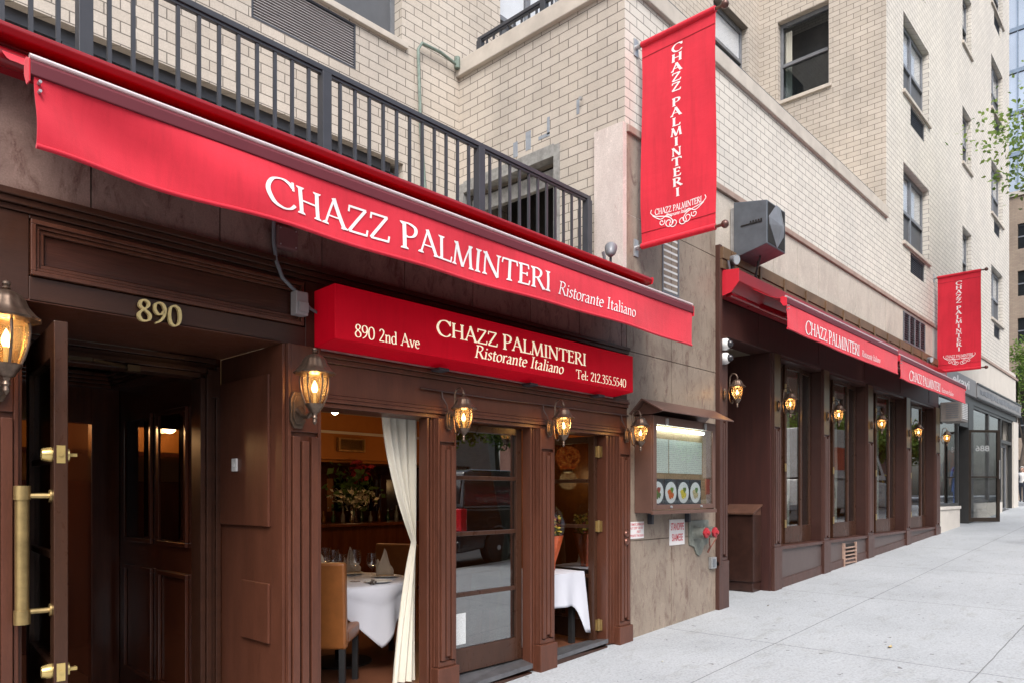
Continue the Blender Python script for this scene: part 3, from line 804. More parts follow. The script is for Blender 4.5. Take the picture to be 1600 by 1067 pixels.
m.build('panel_moulding', WOOD, sf, bevel=.003)
m = MB(); m.box(1.10, 2.535, .02, .04, 2.785, 2.94); m.build('lintel_panel', PANEL, sf, bevel=.004)
# door surround in the recess
m = MB()
m.box(2.446, 2.468, -.012, .87, -.3, 2.583); m.box(.977, .997, -.012, .87, -.3, 2.583); m.box(.997, 2.446, -.0, .87, 2.586, 2.60)
m.build('recess_lining', WOOD, sf, bevel=.003)
m = MB()
m.box(2.425, 2.445, .14, .84, 1.38, 2.40); m.box(2.425, 2.445, .14, .52, .6, 1.0); m.build('recess_panel', WOOD, sf, bevel=.004)
m = MB()
for k in range(4):
    d = .02 * k
    m.box(2.285 + .038 * k, 2.32 + .038 * k, .86 - .016 * ((k + 1) % 3), 1.0, -.3, 2.435 + .03 * k)
    m.box(.998 , 1.19 , .86, 1.0, -.3, 2.43)
    m.box(1.0, 2.285 + .038 * k, .86 - .016 * ((k + 1) % 3), 1.0, 2.437 + .036 * k, 2.47 + .036 * k)
m.box(2.335, 2.425, .835, .86, 2.30, 2.50)
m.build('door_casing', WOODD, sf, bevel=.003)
# open entrance door: local leaf frame along direction t from the hinge
hx, hy_ = 1.20, .78
tdir = Vector((-.1096, -.994, 0)).normalized(); ndir = Vector((-tdir.y, tdir.x, 0))      # n points to +x side
ndir = Vector((.994, -.1096, 0))
WL = .967
def leaf(a, d, z): return Vector((hx, hy_, 0)) + tdir * a + ndir * d + Vector((0, 0, z))
def leafbox(mb, a0, a1, d0, d1, z0, z1):
    mb.add([leaf(a, d, z) for z in (z0, z1) for d in (d0, d1) for a in (a0, a1)], [(0, 2, 3, 1), (4, 5, 7, 6), (0, 1, 5, 4), (2, 6, 7, 3), (0, 4, 6, 2), (1, 3, 7, 5)])
m = MB()
leafbox(m, 0, .11, 0, .062, -.1, 2.47); leafbox(m, WL - .11, WL, 0, .062, -.1, 2.47)
leafbox(m, .111, WL - .111, .002, .06, 2.30, 2.47); leafbox(m, .111, WL - .111, .002, .06, -.1, .72)
for z in (1.78, 1.28): leafbox(m, .111, WL - .111, .012, .05, z - .018, z + .018)
dr = m.build('entrance_door', WOODK, sf, bevel=.004)
m = MB(); leafbox(m, .112, WL - .112, .027, .035, .72, 2.30); m.build('glass', GLASSD, dr)
m = MB()
ah = WL - .07
dn = -.125
m.tube([leaf(ah, dn, .97), leaf(ah, dn, 1.63)], .031, 14)
for z in (.99, 1.61): m.tube([leaf(ah, dn, z - .04), leaf(ah, dn, z + .03)], .037, 14)
for z in (1.01, 1.59):
    m.tube([leaf(ah, dn, z), leaf(ah, -.004, z)], .014, 8)
    m.tube([leaf(ah, -.010, z), leaf(ah, -.001, z)], .032, 12)
m.build('pull_handle', BRASSD, dr, smooth=True)
for zc in (1.80, .70):
    m = MB()
    c = leaf(WL - .06, 0, zc)
    m.tube([leaf(WL - .06, -.001, zc), leaf(WL - .06, -.012, zc), leaf(WL - .06, -.045, zc)], [.038, .038, .029], 14)
    m.tube([leaf(WL - .06, .063, zc), leaf(WL - .06, .075, zc)], .034, 14)
    leafbox(m, WL - .075, WL - .045, .075, .11, zc - .008, zc + .008)
    leafbox(m, WL - .001, WL + .003, .012, .05, zc - .045, zc + .045)
    m.tube([leaf(WL + .001, .031, zc), leaf(WL + .008, .031, zc)], .011, 10)
    m.build('lock', BRASS, dr, smooth=True)
m = MB(); m.bar((1.16, .80, 2.44), (1.55, .74, 2.452), .022); m.bar((1.55, .74, 2.452), (1.8, .835, 2.44), .018); m.box(1.78, 1.86, .80, .836, 2.42, 2.46); m.build('door_closer', M('dull_brown_metal', (.10, .075, .045), .45, metal=.6), sf)
# folding glass doors
def glazed_leaf(parent, fn, w, z0, z1, rails, name='glass_door', wood=WOOD, glass=GLASS, stile=.075, th=.05, bot=.2):
    def bx(mb, a, b, c, e, d0=0, d1=th):
        pts = [fn(u, d, z) for d in (d0, d1) for z in (c, e) for u in (a, b)]
        mb.add(pts, [(0, 2, 3, 1), (4, 5, 7, 6), (0, 1, 5, 4), (2, 6, 7, 3), (0, 4, 6, 2), (1, 3, 7, 5)])
    m = MB()
    bx(m, 0, stile, z0, z1); bx(m, w - stile, w, z0, z1)
    bx(m, stile + .001, w - stile - .001, z1 - .065, z1, .002, th - .002); bx(m, stile + .001, w - stile - .001, z0, z0 + bot, .002, th - .002)
    for z in rails: bx(m, stile + .001, w - stile - .001, z - .018, z + .018, .004, th - .004)
    o = m.build(name, wood, parent, bevel=.004)
    p = MB(); bx(p, stile, w - stile, z0 + bot, z1 - .065, th * .5, th * .5 + .006); p.build('glass', glass, o)
    return o
RAILS = (1.735, 1.265, .755)
gd = glazed_leaf(sf, lambda u, d, z: (3.962 + u, .10 + d, z), .93, .105, 2.19, RAILS, wood=WOODK, glass=GLASSR)
NOTICE = M('printed_notice', (.60, .62, .62), .5, var=.35, vs=60, stretch=(1, 1, 3))
m = MB(); m.box(4.05, 4.21, .118, .121, .34, .60); m.build('notice', NOTICE, gd)
fl = glazed_leaf(sf, lambda u, d, z: (5.985 + d, .10 + u, z), .74, .105, 2.19, RAILS, wood=WOODK, glass=GLASSR)
for z in (2.03, 1.27, .26):
    m = MB(); m.tube([(6.040, .085, z - .06), (6.040, .085, z + .06)], .012, 8); m.box(6.0, 6.03, .090, .098, z - .055, z + .055); m.box(6.045, 6.052, .045, .085, z - .055, z + .055); m.build('hinge', BRASSD, sf)
m = MB()
for a, b in ((2.72, 3.684), (3.957, 4.896), (5.187, 6.05)):
    m.add([(a, -.03, gz(a) + .09), (b, -.03, gz(b) + .09), (b, .16, .104), (a, .16, .104), (a, -.03, gz(a) + .05), (b, -.03, gz(b) + .05), (b, .16, .05), (a, .16, .05)], [(0, 1, 2, 3), (7, 6, 5, 4), (0, 4, 5, 1), (1, 5, 6, 2), (2, 6, 7, 3), (3, 7, 4, 0)])
m.build('threshold', M('worn_metal_threshold', (.16, .16, .17), .35, metal=.6, var=.3), sf)
m = MB()
for a, b in ((2.72, 3.684), (3.957, 4.896), (5.187, 6.05)): m.box(a, b, -.02, .2, gz(a) - .2, gz(a) + .055)
m.build('threshold_riser', WOODD, sf)

# ------------------------------------------------------------------ second shopfront
s2 = thing('tall_window_shopfront', 'purple brown wooden shopfront with tall folding windows, fluted pilasters and a dark recessed entrance', 'shopfront', (14, 0, .4))
ZSILL, ZH2 = .845, 3.60
PIL2 = [(8.40, 8.63), (10.04, 10.27), (11.93, 12.19), (14.10, 14.41), (16.53, 16.83), (18.86, 19.25)]
for i, (a, b) in enumerate(PIL2):
    o = fluted_pilaster(s2, a, b, 0, ZH2 - .002, y=-.03, zp=.76 if i == 0 else ZSILL, ribtop=2.52, wood=TRIM2, ply=.02)
    if i: 
        m = MB(); m.box(a + .01, b - .01, -.034, -.03, 2.56, 3.59); m.build('brass_backing', M('olive_gilt_panel', (.12, .085, .04), .35, metal=.4, var=.2) if i == 1 else bpy.data.materials['olive_gilt_panel'], o)
m = MB()
m.box(8.40, 19.25, .0, .3, ZH2, 4.05); m.box(8.40, 19.25, .02, .3, 4.05, 4.60)
m.box(8.64, 19.25, -.008, .0, ZH2 + .002, ZH2 + .05)
for k in range(5): m.box(9.6 + 2.2 * k, 9.63 + 2.2 * k, -.006, .0, ZH2 + .06, 4.3)
m.build('header', WOODR, s2, bevel=.004)
m = MB(); m.box(8.38, 19.3, -.10, .05, 4.52, 4.665)
for k in range(14): m.box(8.6 + .8 * k, 8.66 + .8 * k, -.12, -.1, 4.42, 4.64)
m.box(8.38, 19.3, -.085, .05, 4.40, 4.515)
m.build('flashing', M('brown_sheet_metal', (.17, .105, .06), .5, metal=.3, var=.3, vs=3), s2, bevel=.004)
m = MB(); m.box(8.375, 8.44, -.06, .05, 0.7, 4.70); m.build('end_post', TRIM2, s2, bevel=.006)
bays = [(10.27, 11.93), (12.19, 14.10), (14.41, 16.53), (16.83, 18.86)]
for bi, (a, b) in enumerate(bays):
    m = MB()
    m.box(a + .002, b - .002, .0, .28, gz(a) - .1, ZSILL - .05)
    m.build('base_panel', F2BASE, s2)
    m = MB(); m.box(a + .002, b - .002, -.035, .30, ZSILL - .048, ZSILL); m.build('window_sill', TRIM2, s2, bevel=.005)
    m = MB()
    m.add([(a + .002, -.022, gz(a) - .1), (b - .002, -.022, gz(b) - .1), (b - .002, -.022, gz(b) + .13), (a + .002, -.022, gz(a) + .13),
           (a + .002, -.001, gz(a) - .1), (b - .002, -.001, gz(b) - .1), (b - .002, -.001, gz(b) + .13), (a + .002, -.001, gz(a) + .13)], [(0, 1, 2, 3), (7, 6, 5, 4), (3, 2, 6, 7), (0, 3, 7, 4), (1, 5, 6, 2)])
    m.build('skirting', TRIM2, s2)
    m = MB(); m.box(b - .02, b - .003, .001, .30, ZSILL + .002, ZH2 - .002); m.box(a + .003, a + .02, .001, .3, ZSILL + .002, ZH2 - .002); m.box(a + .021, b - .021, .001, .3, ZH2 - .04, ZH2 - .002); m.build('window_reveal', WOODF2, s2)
    n = 3
    w = (b - a - .05) / n
    for k in range(n):
        ang = (5, -5, 4)[k]
        ca, sa = math.cos(R(ang)), math.sin(R(ang))
        bx, by = a + .025 + k * w, .125 + (0 if k != 1 else .015)
        lf = glazed_leaf(s2, lambda u, d, z, bx=bx, by=by, ca=ca, sa=sa: (bx + u * ca - d * sa, by + u * sa + d * ca, z), w - .004, ZSILL + .004, ZH2 - .045, (), name='folding_window', wood=WOODK, glass=GLASSF, stile=.055, bot=.26)
        if k:
            h = MB()
            for z in (1.15, 2.0, 3.2): h.box(bx - .02, bx + .03, by - .012, by - .002, z - .06, z + .06)
            h.build('hinges', BRASSD, lf)
m = MB(); m.box(12.90, 13.45, -.012, .0, .38, .74); kv = m.build('kick_vent', DARK, s2)
m = MB()
for k in range(5): m.box(12.92, 13.43, -.045, -.013, .41 + .065 * k, .43 + .065 * k)
m.box(12.87, 12.9, -.04, 0, .36, .76); m.box(13.45, 13.48, -.04, 0, .36, .76)
m.build('slats', M('rusty_slats', (.42, .28, .22), .6, metal=.3, var=.4, vs=20), kv)
# recessed entrance of the second front
m = MB()
m.box(8.385, 8.63, .101, .12, .0, ZH2); m.box(9.985, 10.035, .001, .9, gz(10) - .1, ZH2 - .003); m.box(8.58, 8.63, .121, .9, gz(8.6) - .1, ZH2 - .003)
m.build('entrance_reveal', WOODR, s2, bevel=.004)
m = MB(); m.box(8.63, 9.985, .9, .98, .1, .25); m.box(8.63, 9.985, .9, .98, 3.25, ZH2); m.box(8.63, 8.75, .9, .98, .25, 3.25); m.box(9.86, 9.985, .9, .98, .25, 3.25); m.box(9.28, 9.36, .9, .98, .25, 3.25)
ed = m.build('inner_door', MAHOG, s2, bevel=.004)
m = MB(); m.box(8.75, 9.86, .93, .938, .25, 3.25); m.build('glass', GLASSR, ed)

# ------------------------------------------------------------------ interior shell
it = thing('restaurant_interior', 'dim restaurant interior with orange walls, dark wood and tiled floor seen through the doors', 'interior', (6, 3, .08))
m = MB(); m.box(2.47, 19.2, .17, 8.2, -.1, .08); m.box(-3, 2.47, 1.0, 8.2, -.3, -.14); m.box(.9, 2.47, .17, 1.0, -.3, -.15); m.build('floor', FLOORW, it)
m = MB(); m.box(2.47, 8.5, .26, 5.0, 2.80, 2.86); m.box(8.45, 8.5, .31, 8, 2.8, 3.75); m.box(8.5, 19.2, .31, 8.2, 3.72, 3.78); m.box(.95, 2.3, 1.0, 2.53, 2.66, 2.7); m.build('ceiling', CEILW, it)
m = MB(); m.box(2.47, 19.2, 7.2, 7.3, .08, 3.7); m.box(19.15, 19.2, .31, 7.2, .08, 3.7); m.box(2.47, 9.0, 5.0, 5.1, 2.12, 2.80); m.box(2.47, 9.0, 5.1, 7.2, 2.08, 2.12); m.box(-1, 2.3, 4.9, 5.0, 1.75, 2.9); m.box(7.9, 7.95, .8, 5.0, .08, 2.8); m.build('orange_wall', ORANGEW, it)
m = MB(); m.box(2.47, 9.0, 4.97, 4.995, 2.50, 2.54); m.build('soffit_strip', CEILW, it)
m = MB()
m.box(2.30, 2.45, .88, 7.2, -.15, 2.80); m.box(.85, .95, .88, 2.6, -.15, 2.7)
m.box(.951, 1.35, 2.5, 2.6, -.15, 2.7); m.box(2.08, 2.299, 2.5, 2.6, -.15, 2.7); m.box(1.35, 2.08, 2.5, 2.6, 2.2, 2.7)
for (y0, y1, z0, z1) in ((1.08, 1.62, .1, 1.0), (1.75, 2.35, .1, 1.0), (1.08, 1.62, 1.2, 2.25), (1.75, 2.35, 1.2, 2.25)):
    t = .035
    m.box(2.275, 2.299, y0, y1, z0, z0 + t); m.box(2.275, 2.299, y0, y1, z1 - t, z1); m.box(2.275, 2.299, y0, y0 + t, z0 + t, z1 - t); m.box(2.275, 2.299, y1 - t, y1, z0 + t, z1 - t)
for k in range(4): m.box(2.2 - .02 * k, 2.299, 1.0, 2.499, 2.50 + .03 * k, 2.527 + .03 * k); m.box(.95, 2.2, 2.40 - .02 * k, 2.499, 2.50 + .03 * k, 2.527 + .03 * k)
m.build('dark_panelling', MAHOG, it, bevel=.004)
m = MB(); m.box(8.5, 8.55, 1.0, 7.2, .08, 3.7); m.build('dividing_wall', MAHOG, it)
m = MB(); m.box(-1, 2.295, 4.86, 4.98, -.15, 1.75); m.build('rear_wainscot', MAHOG, it)
m = MB(); m.box(-1, 2.295, 4.7, 4.86, 2.05, 2.1); m.build('rear_shelf', MAHOG, it)
for (y0, y1) in ((1.18, 1.52), (1.86, 2.24)):
    m = MB(); m.box(2.268, 2.274, y0, y1, 1.25, 2.2); m.build('mirror', glass_mat('smoked_mirror', (.1, .1, .1), 1.9), it)
# light switch plate on the recess wall
m = MB(); m.box(2.410, 2.424, .56, .63, 1.76, 1.85); m.box(2.404, 2.41, .585, .605, 1.79, 1.82)
tag(m.build('switch_plate', WHITEP, bevel=.002), 'small white switch plate on the brown wall of the entrance recess', 'switch')

# ------------------------------------------------------------------ wall lanterns
def amber_glass():
    m = bpy.data.materials.new('amber_seeded_glass'); m.use_nodes = True
    nt = m.node_tree; nt.nodes.clear()
    out = nt.nodes.new('ShaderNodeOutputMaterial'); m1 = nt.nodes.new('ShaderNodeMixShader'); m2 = nt.nodes.new('ShaderNodeMixShader')
    tr = nt.nodes.new('ShaderNodeBsdfTransparent'); tl = nt.nodes.new('ShaderNodeBsdfTranslucent'); gl = nt.nodes.new('ShaderNodeBsdfGlossy')
    tc = nt.nodes.new('ShaderNodeTexCoord')
    n1 = noise(nt, tc.outputs['Object'], 38, 2, .5, 1.5)
    c = ramp(nt, n1, [(.30, (1, .72, .34)), (.5, (1, .88, .64)), (.68, (1, .78, .44))])
    nt.links.new(c, tr.inputs['Color']); nt.links.new(c, tl.inputs['Color']); gl.inputs['Roughness'].default_value = .12
    b = nt.nodes.new('ShaderNodeBump'); b.inputs['Strength'].default_value = .8; b.inputs['Distance'].default_value = .01
    nt.links.new(n1, b.inputs['Height']); nt.links.new(b.outputs[0], gl.inputs['Normal'])
    m1.inputs[0].default_value = .09
    fr = nt.nodes.new('ShaderNodeLayerWeight'); fr.inputs['Blend'].default_value = .12
    nt.links.new(tr.outputs[0], m1.inputs[1]); nt.links.new(tl.outputs[0], m1.inputs[2])
    nt.links.new(fr.outputs[0], m2.inputs[0]); nt.links.new(m1.outputs[0], m2.inputs[1]); nt.links.new(gl.outputs[0], m2.inputs[2])
    nt.links.new(m2.outputs[0], out.inputs['Surface'])
    return m
AMBER = amber_glass()
BULB = emit_mat('lit_candle_bulb', (1.0, .68, .33), 10)
def make_lantern(large):
    k = 1.0 if large else .72
    yo = -.235 if large else -.175
    t = thing('wall_lantern', 'x', 'wall lantern', (0, 0, 0))
    c = (0, yo, 0)
    P = lambda l: [(r * k, h * k) for r, h in l]
    m = MB()
    fl = lambda a: 1 + .035 * math.cos(12 * a)
    m.lathe(P([(.10, .095), (.138, .105), (.140, .115), (.118, .132), (.092, .165), (.078, .20), (.060, .225), (.030, .240), (.014, .246)]), c, 48, wob=fl)
    m.lathe(P([(.012, .244), (.020, .252), (.012, .262), (.018, .272), (.017, .282), (.0001, .292)]), c, 14)
    m.build('roof', BRONZE, t, smooth=True)
    m = MB()
    for q in range(6):
        a = math.pi / 6 + q * math.pi / 3
        path = [(c[0] + r * k * math.cos(a), c[1] + r * k * math.sin(a), h * k) for r, h in ((.094, .10), (.098, .05), (.092, 0), (.078, -.055), (.058, -.105))]
        m.tube(path, .0065 * k, 6)
    m.lathe(P([(.086, .094), (.104, .096), (.104, .108), (.086, .108)]), c, 24)
    m.build('cage', BRONZE, t, smooth=True)
    m = MB()
    m.lathe(P([(.066, -.100), (.064, -.112), (.046, -.135), (.036, -.155), (.020, -.165), (.014, -.18), (.020, -.195), (.012, -.205), (.016, -.225), (.008, -.24), (.0001, -.246)]), c, 20)
    m.build('bottom_cup', BRONZE, t, smooth=True)
    m = MB()
    m.lathe(P([(.088, .097), (.092, .05), (.086, 0), (.072, -.055), (.053, -.103)]), c, 6)
    vs = m.v; m2 = MB()
    m2.v, m2.f, m2.m = m.v, [f for f in m.f if len(f) == 4], [0] * 24
    m2.build('glass', AMBER, t)
    m = MB(); m.lathe(P([(.0001, -.02), (.013, -.02), (.021, .0), (.020, .018), (.010, .045), (.0001, .065)]), c, 12)
    m.build('bulb', BULB, t, smooth=True)
    m = MB(); m.lathe(P([(.012, -.10), (.012, -.021)]), c, 10); m.build('candle', CREAMP, t)
    m = MB()
    zb = -.125 if large else 0
    w, h = (.06, .13) if large else (.036, .075)
    out = [(-w * .55, -h), (w * .55, -h), (w, -h * .55), (w, h * .55), (w * .55, h), (-w * .55, h), (-w, h * .55), (-w, -h * .55)]
    m.prism([(x, z + zb) for x, z in out], on_y, -.022, 0)
    m.prism([(x * .72, z * .78 + zb) for x, z in out], on_y, -.034, -.0225)
    m.build('wall_plate', BRONZE, t, bevel=.004)
    m = MB()
    if large:
        m.tube([(0, -.03, zb), (0, -.09, zb - .045), (0, -.16, zb - .055), (0, yo + .02, zb - .015)], [.035, .022, .018, .016], 8)
    else:
        top = [(0, -.03, .02), (0, -.06, .03), (0, -.075, .12), (0, -.078, .195)]
        cx, cz, rr = -.126, .20, .048
        top += [(0, cx + rr * math.cos(a), cz + rr * 1.1 * math.sin(a)) for a in [R(d) for d in range(0, 200, 20)]]
        top += [(0, yo + .002, .188)]
        m.tube([(p[0], p[1], p[2] * .98) for p in top], .0075, 6)
        m.tube([(0, -.06, .03), (0, -.070, -.06), (0, -.085, -.105), (0, -.108, -.118), (0, -.124, -.100), (0, -.118, -.082), (0, -.106, -.086)], .007, 6)
    m.build('bracket_arm', BRONZE, t, smooth=True)
    ld = bpy.data.lights.new('lantern_light', 'POINT'); ld.energy = 2.4 if large else 1.1; ld.color = (1, .56, .22); ld.shadow_soft_size = .03
    lo = bpy.data.objects.new('lantern_light', ld); COL.objects.link(lo); lo.parent = t; lo.location = (0, yo - .0, .03 * k)
    return t
CREAMP = M('cream_candle_sleeve', (.6, .5, .35), .5)
LG = 'carriage lanterns on the shopfronts'
l0 = make_lantern(True)
l0.location = (.87, -.055, 2.31)
l0['label'] = 'big carriage lantern cut by the picture edge beside the open entrance door'; l0['group'] = LG
dup(l0, loc=(2.525, -.055, 2.265), scale=.92, label='big carriage lantern on the fluted pilaster right of the entrance doorway')
s0 = make_lantern(False); s0['group'] = LG
spots = [((3.86, 2.18), 'small scroll lantern on the pilaster between cream curtain and closed glass door'),
         ((5.085, 2.2), 'small scroll lantern on the pilaster between glass door and white clothed table'),
         ((6.33, 2.21), 'small scroll lantern on the end pilaster beside the lit menu case'),
         ((8.515, 2.85), 'small scroll lantern below the two white dome cameras'),
         ((10.155, 2.85), 'small scroll lantern on the olive gilt pilaster right of the recessed entrance'),
         ((12.06, 2.85), 'small scroll lantern between the first and second tall window bays'),
         ((14.255, 2.86), 'small scroll lantern between the second and third tall window bays'),
         ((16.68, 2.86), 'small scroll lantern between the third and fourth tall window bays'),
         ((19.05, 2.87), 'farthest small scroll lantern, on the last pilaster next to the grey shop')]
for i, ((x, z), lb) in enumerate(spots):
    if i == 0:
        s0.location = (x, -.055, z); s0['label'] = lb
    else:
        dup(s0, loc=(x, -.055 if i < 3 else -.045, z), label=lb)

# ------------------------------------------------------------------ awnings
def awning(label, x0, x1, dz, covers, texts, amp=1.0, cas=None):
    t = thing('awning', label, 'awning', ((x0 + x1) / 2, 0, 3.8 + dz))
    m = MB()
    pr = cas
    m.prism(pr, on_x, x0 + .012, x1 - .012); m.build('cassette', REDM, t, bevel=.006)
    m = MB(); big = [(p[0] - (.006 if p[0] < -.01 else 0), p[1] + (.006 if p[1] > pr[0][1] - .03 else -.006)) for p in pr]
    m.prism(big, on_x, x0, x0 + .011); m.build('end_cap', REDM2, t)
    m = MB(); m.prism(big, on_x, x1 - .011, x1); m.build('end_cap', REDM2, t)
    zt, zb, ye = 3.49 + dz, 3.085 + dz, -.68
    m = MB(); m.tube([(x0 + .05, -.12, pr[-1][1] + .03), (x1 - .05, -.12, pr[-1][1] + .03)], .045, 12); m.build('roller_tube', REDM, t, smooth=True)
    for (a, b, dd_), txt in zip(covers, texts):
        zt, zb = 3.49 + dz + dd_, 3.085 + dz + dd_
        ph = a * 1.7
        def wob(x, z):
            u = (x - a)
            e = math.exp(-max(0, u) * .9)
            return amp * (.016 * math.sin(2.1 * x + ph + 1.2 * z * 3) + .010 * math.sin(5.3 * x - 4 * z + ph) + .062 * e * math.sin(5.5 * (u - 1.3 * (zt - z)) + .8)) 
        ys0, zs0 = -.125, pr[0][1] - .10
        def roof(u, v):
            x = a + (b - a) * u
            y = ys0 + (ye + .05 - ys0) * v; z = zs0 + (zt - .01 - zs0) * v
            return (x, y, z - .030 * math.sin(math.pi * v) + .012 * math.sin(3 * x + ph) * math.sin(math.pi * v) * math.sin(6 * v + x))
        m = MB(); m.grid(roof, 60, 8, (0, .0, -.004)); m.build('cover', RED, t, smooth=True)
        m = MB(); m.prism([(ye + .055, zt - .005), (ye + .02, zt + .004), (ye - .005, zt - .006), (ye - .022, zt - .03), (ye - .022, zt - .083), (ye + .03, zt - .083), (ye + .055, zt - .05)], on_x, a - .01, b + .01)
        fr_ = m.build('front_rail', RAIL, t, bevel=.004)
        m = MB(); m.tube([(a - .01, ye - .004, zt + .002), (b + .01, ye - .004, zt + .002)], .0125, 10); m.build('highlight_bead', BEAD, fr_, smooth=True)  # bead added to carry the painted highlight of the rail
        def val(u, v):
            x = a + .005 + (b - a - .01) * u; z = zt - .075 + (zb - zt + .075) * v
            return (x, ye - .012 + wob(x, z) * math.sin(min(1, v * 1.3) * math.pi / 2), z + .006 * math.sin(1.3 * x + ph) * v)
        m = MB(); m.grid(val, 120, 12, (0, .005, 0))
        m.tube([Vector(val(i / 80, 1.0)) + Vector((0, .002, .006)) for i in range(81)], .012, 8)
        m.build('valance', REDL, t, smooth=True, angle=60)
        m = MB()
        def place(X, Yv, lift):
            x, z = X, Yv
            v = (zt - .075 - z) / (zt - .075 - zb)
            return (x, ye - .012 + wob(x, z) * math.sin(min(1, max(0, v) * 1.3) * math.pi / 2) - lift, z + .006 * math.sin(1.3 * x + ph) * v)
        for (s, tx0, tx1, z, h, kw) in txt:
            pen_text(m, s, place, h, x0=tx0, y0=z, width=tx1 - tx0, depth=.0045, **kw)
        m.build('lettering', WHITE, t)
        for xa in (a + .35, b - .5):
            m = MB()
            m.bar((xa, -.10, pr[-1][1] + .06), (xa + .42, -.36, zt - .05), .04, .06); m.bar((xa + .42, -.36, zt - .05), (xa + .06, ye + .05, zt - .06), .035, .05)
            m.obox((xa, -.08, pr[-1][1] + .05), (1, 0, 0), (0, 1, 0), (0, 0, 1), .05, .05, .05)
            m.build('folding_arm', REDM, t, bevel=.004)
        m = MB()
        m.prism([(ye - .024, zt - .115), (ye + .02, zt - .115), (ye + .058, zt - .06), (ye + .058, zt), (ye + .02, zt + .006), (ye - .024, zt - .02)], on_x, a - .016, a - .011); m.build('rail_end_cap', RED, t)
        m = MB(); m.prism([(ye - .024, zt - .115), (ye + .02, zt - .115), (ye + .058, zt - .06), (ye + .058, zt), (ye + .02, zt + .006), (ye - .024, zt - .02)], on_x, b + .011, b + .016); m.build('rail_end_cap', RED, t)
        for z_ in (zt - .11, zt - .15):
            m = MB(); m.tube([(a + .022, ye - .042, z_), (a + .022, ye - .012, z_)], .007, 8); m.build('rivet', GALV, t)
    return t
REDM2 = M('bright_red_painted_end', (.60, .02, .04), .4, var=.05)
CAS1 = [(0, 3.868), (-.205, 3.862), (-.213, 3.84), (-.200, 3.808), (-.11, 3.802), (-.10, 3.72), (0, 3.70)]
CAS2 = [(0, 4.39), (-.27, 4.36), (-.27, 4.215), (-.17, 4.10), (0, 4.06)]
MAIN = dict(bold=.13, thin=.055, caps=1.09)
ITAL = dict(bold=.10, thin=.045, nib=32, slant=.16)
awning('wide red awning with large white lettering over the open doorway and glass doors', .3, 6.60, 0, [(.88, 6.56, 0)],
       [[('CHAZZ PALMINTERI', 1.935, 4.345, 3.165, .155, MAIN), ('Ristorante Italiano', 4.43, 5.51, 3.17, .105, ITAL)]], cas=CAS1)
awning('long red awning in two lettered sections over the tall folding windows', 8.44, 18.75, .54, [(8.87, 13.50, 0), (13.62, 18.50, -.045)],
       [[('CHAZZ PALMINTERI', 9.47, 11.55, 3.672, .165, dict(bold=.14, thin=.05, caps=1.09)), ('Ristorante Italiano', 11.66, 12.52, 3.69, .09, ITAL)],
        [('CHAZZ PALMINTERI', 14.2, 16.35, 3.62, .165, dict(bold=.14, thin=.05, caps=1.09)), ('Ristorante Italiano', 16.45, 17.4, 3.63, .09, ITAL)]], cas=CAS2, amp=.22)

# ------------------------------------------------------------------ red box sign
t = thing('sign_box', 'red backlit box sign with cream lettering and telephone number under the large awning', 'sign', (4.4, -.12, 2.6))
SX0, SX1 = 2.688, 6.165
m = MB(); m.prism([(.0, 2.59), (.0, 2.972), (-.25, 2.98), (-.252, 2.618)], on_x, SX0, SX1); m.build('sign_face', SIGNR, t, bevel=.006)
m = MB()
pl = lambda X, Yv, lift: (X, -.2505 - lift - (2.98 - Yv) * .0055, Yv)
pen_text(m, 'CHAZZ PALMINTERI', pl, .112, x0=3.56, y0=2.782, width=1.83, climb=.0, bold=.14, thin=.055, caps=1.09)
pen_text(m, 'Ristorante Italiano', pl, .098, x0=3.95, y0=2.668, width=1.10, bold=.12, thin=.05, nib=32, slant=.18)
pen_text(m, '890 2nd Ave', pl, .085, x0=2.84, y0=2.652, width=.56, bold=.11, thin=.05)
pen_text(m, 'Tel: 212.355.5540', pl, .082, x0=5.235, y0=2.652, width=.80, bold=.11, thin=.05)
m.build('lettering', CREAM, t)
m = MB(); m.box(SX0 + .02, SX1 - .02, -.022, -.004, 2.576, 2.5885); m.build('bottom_edge_strip', GALV, t)
for x in (3.7, 4.75, 5.75):
    m = MB(); m.box(x, x + .10, -.13, -.02, 2.552, 2.574); m.build('light_fitting', STEELD, t)
m = MB(); m.box(6.17, 6.22, -.1, .0, 2.6, 2.95); m.build('end_bracket', WOODD, t)

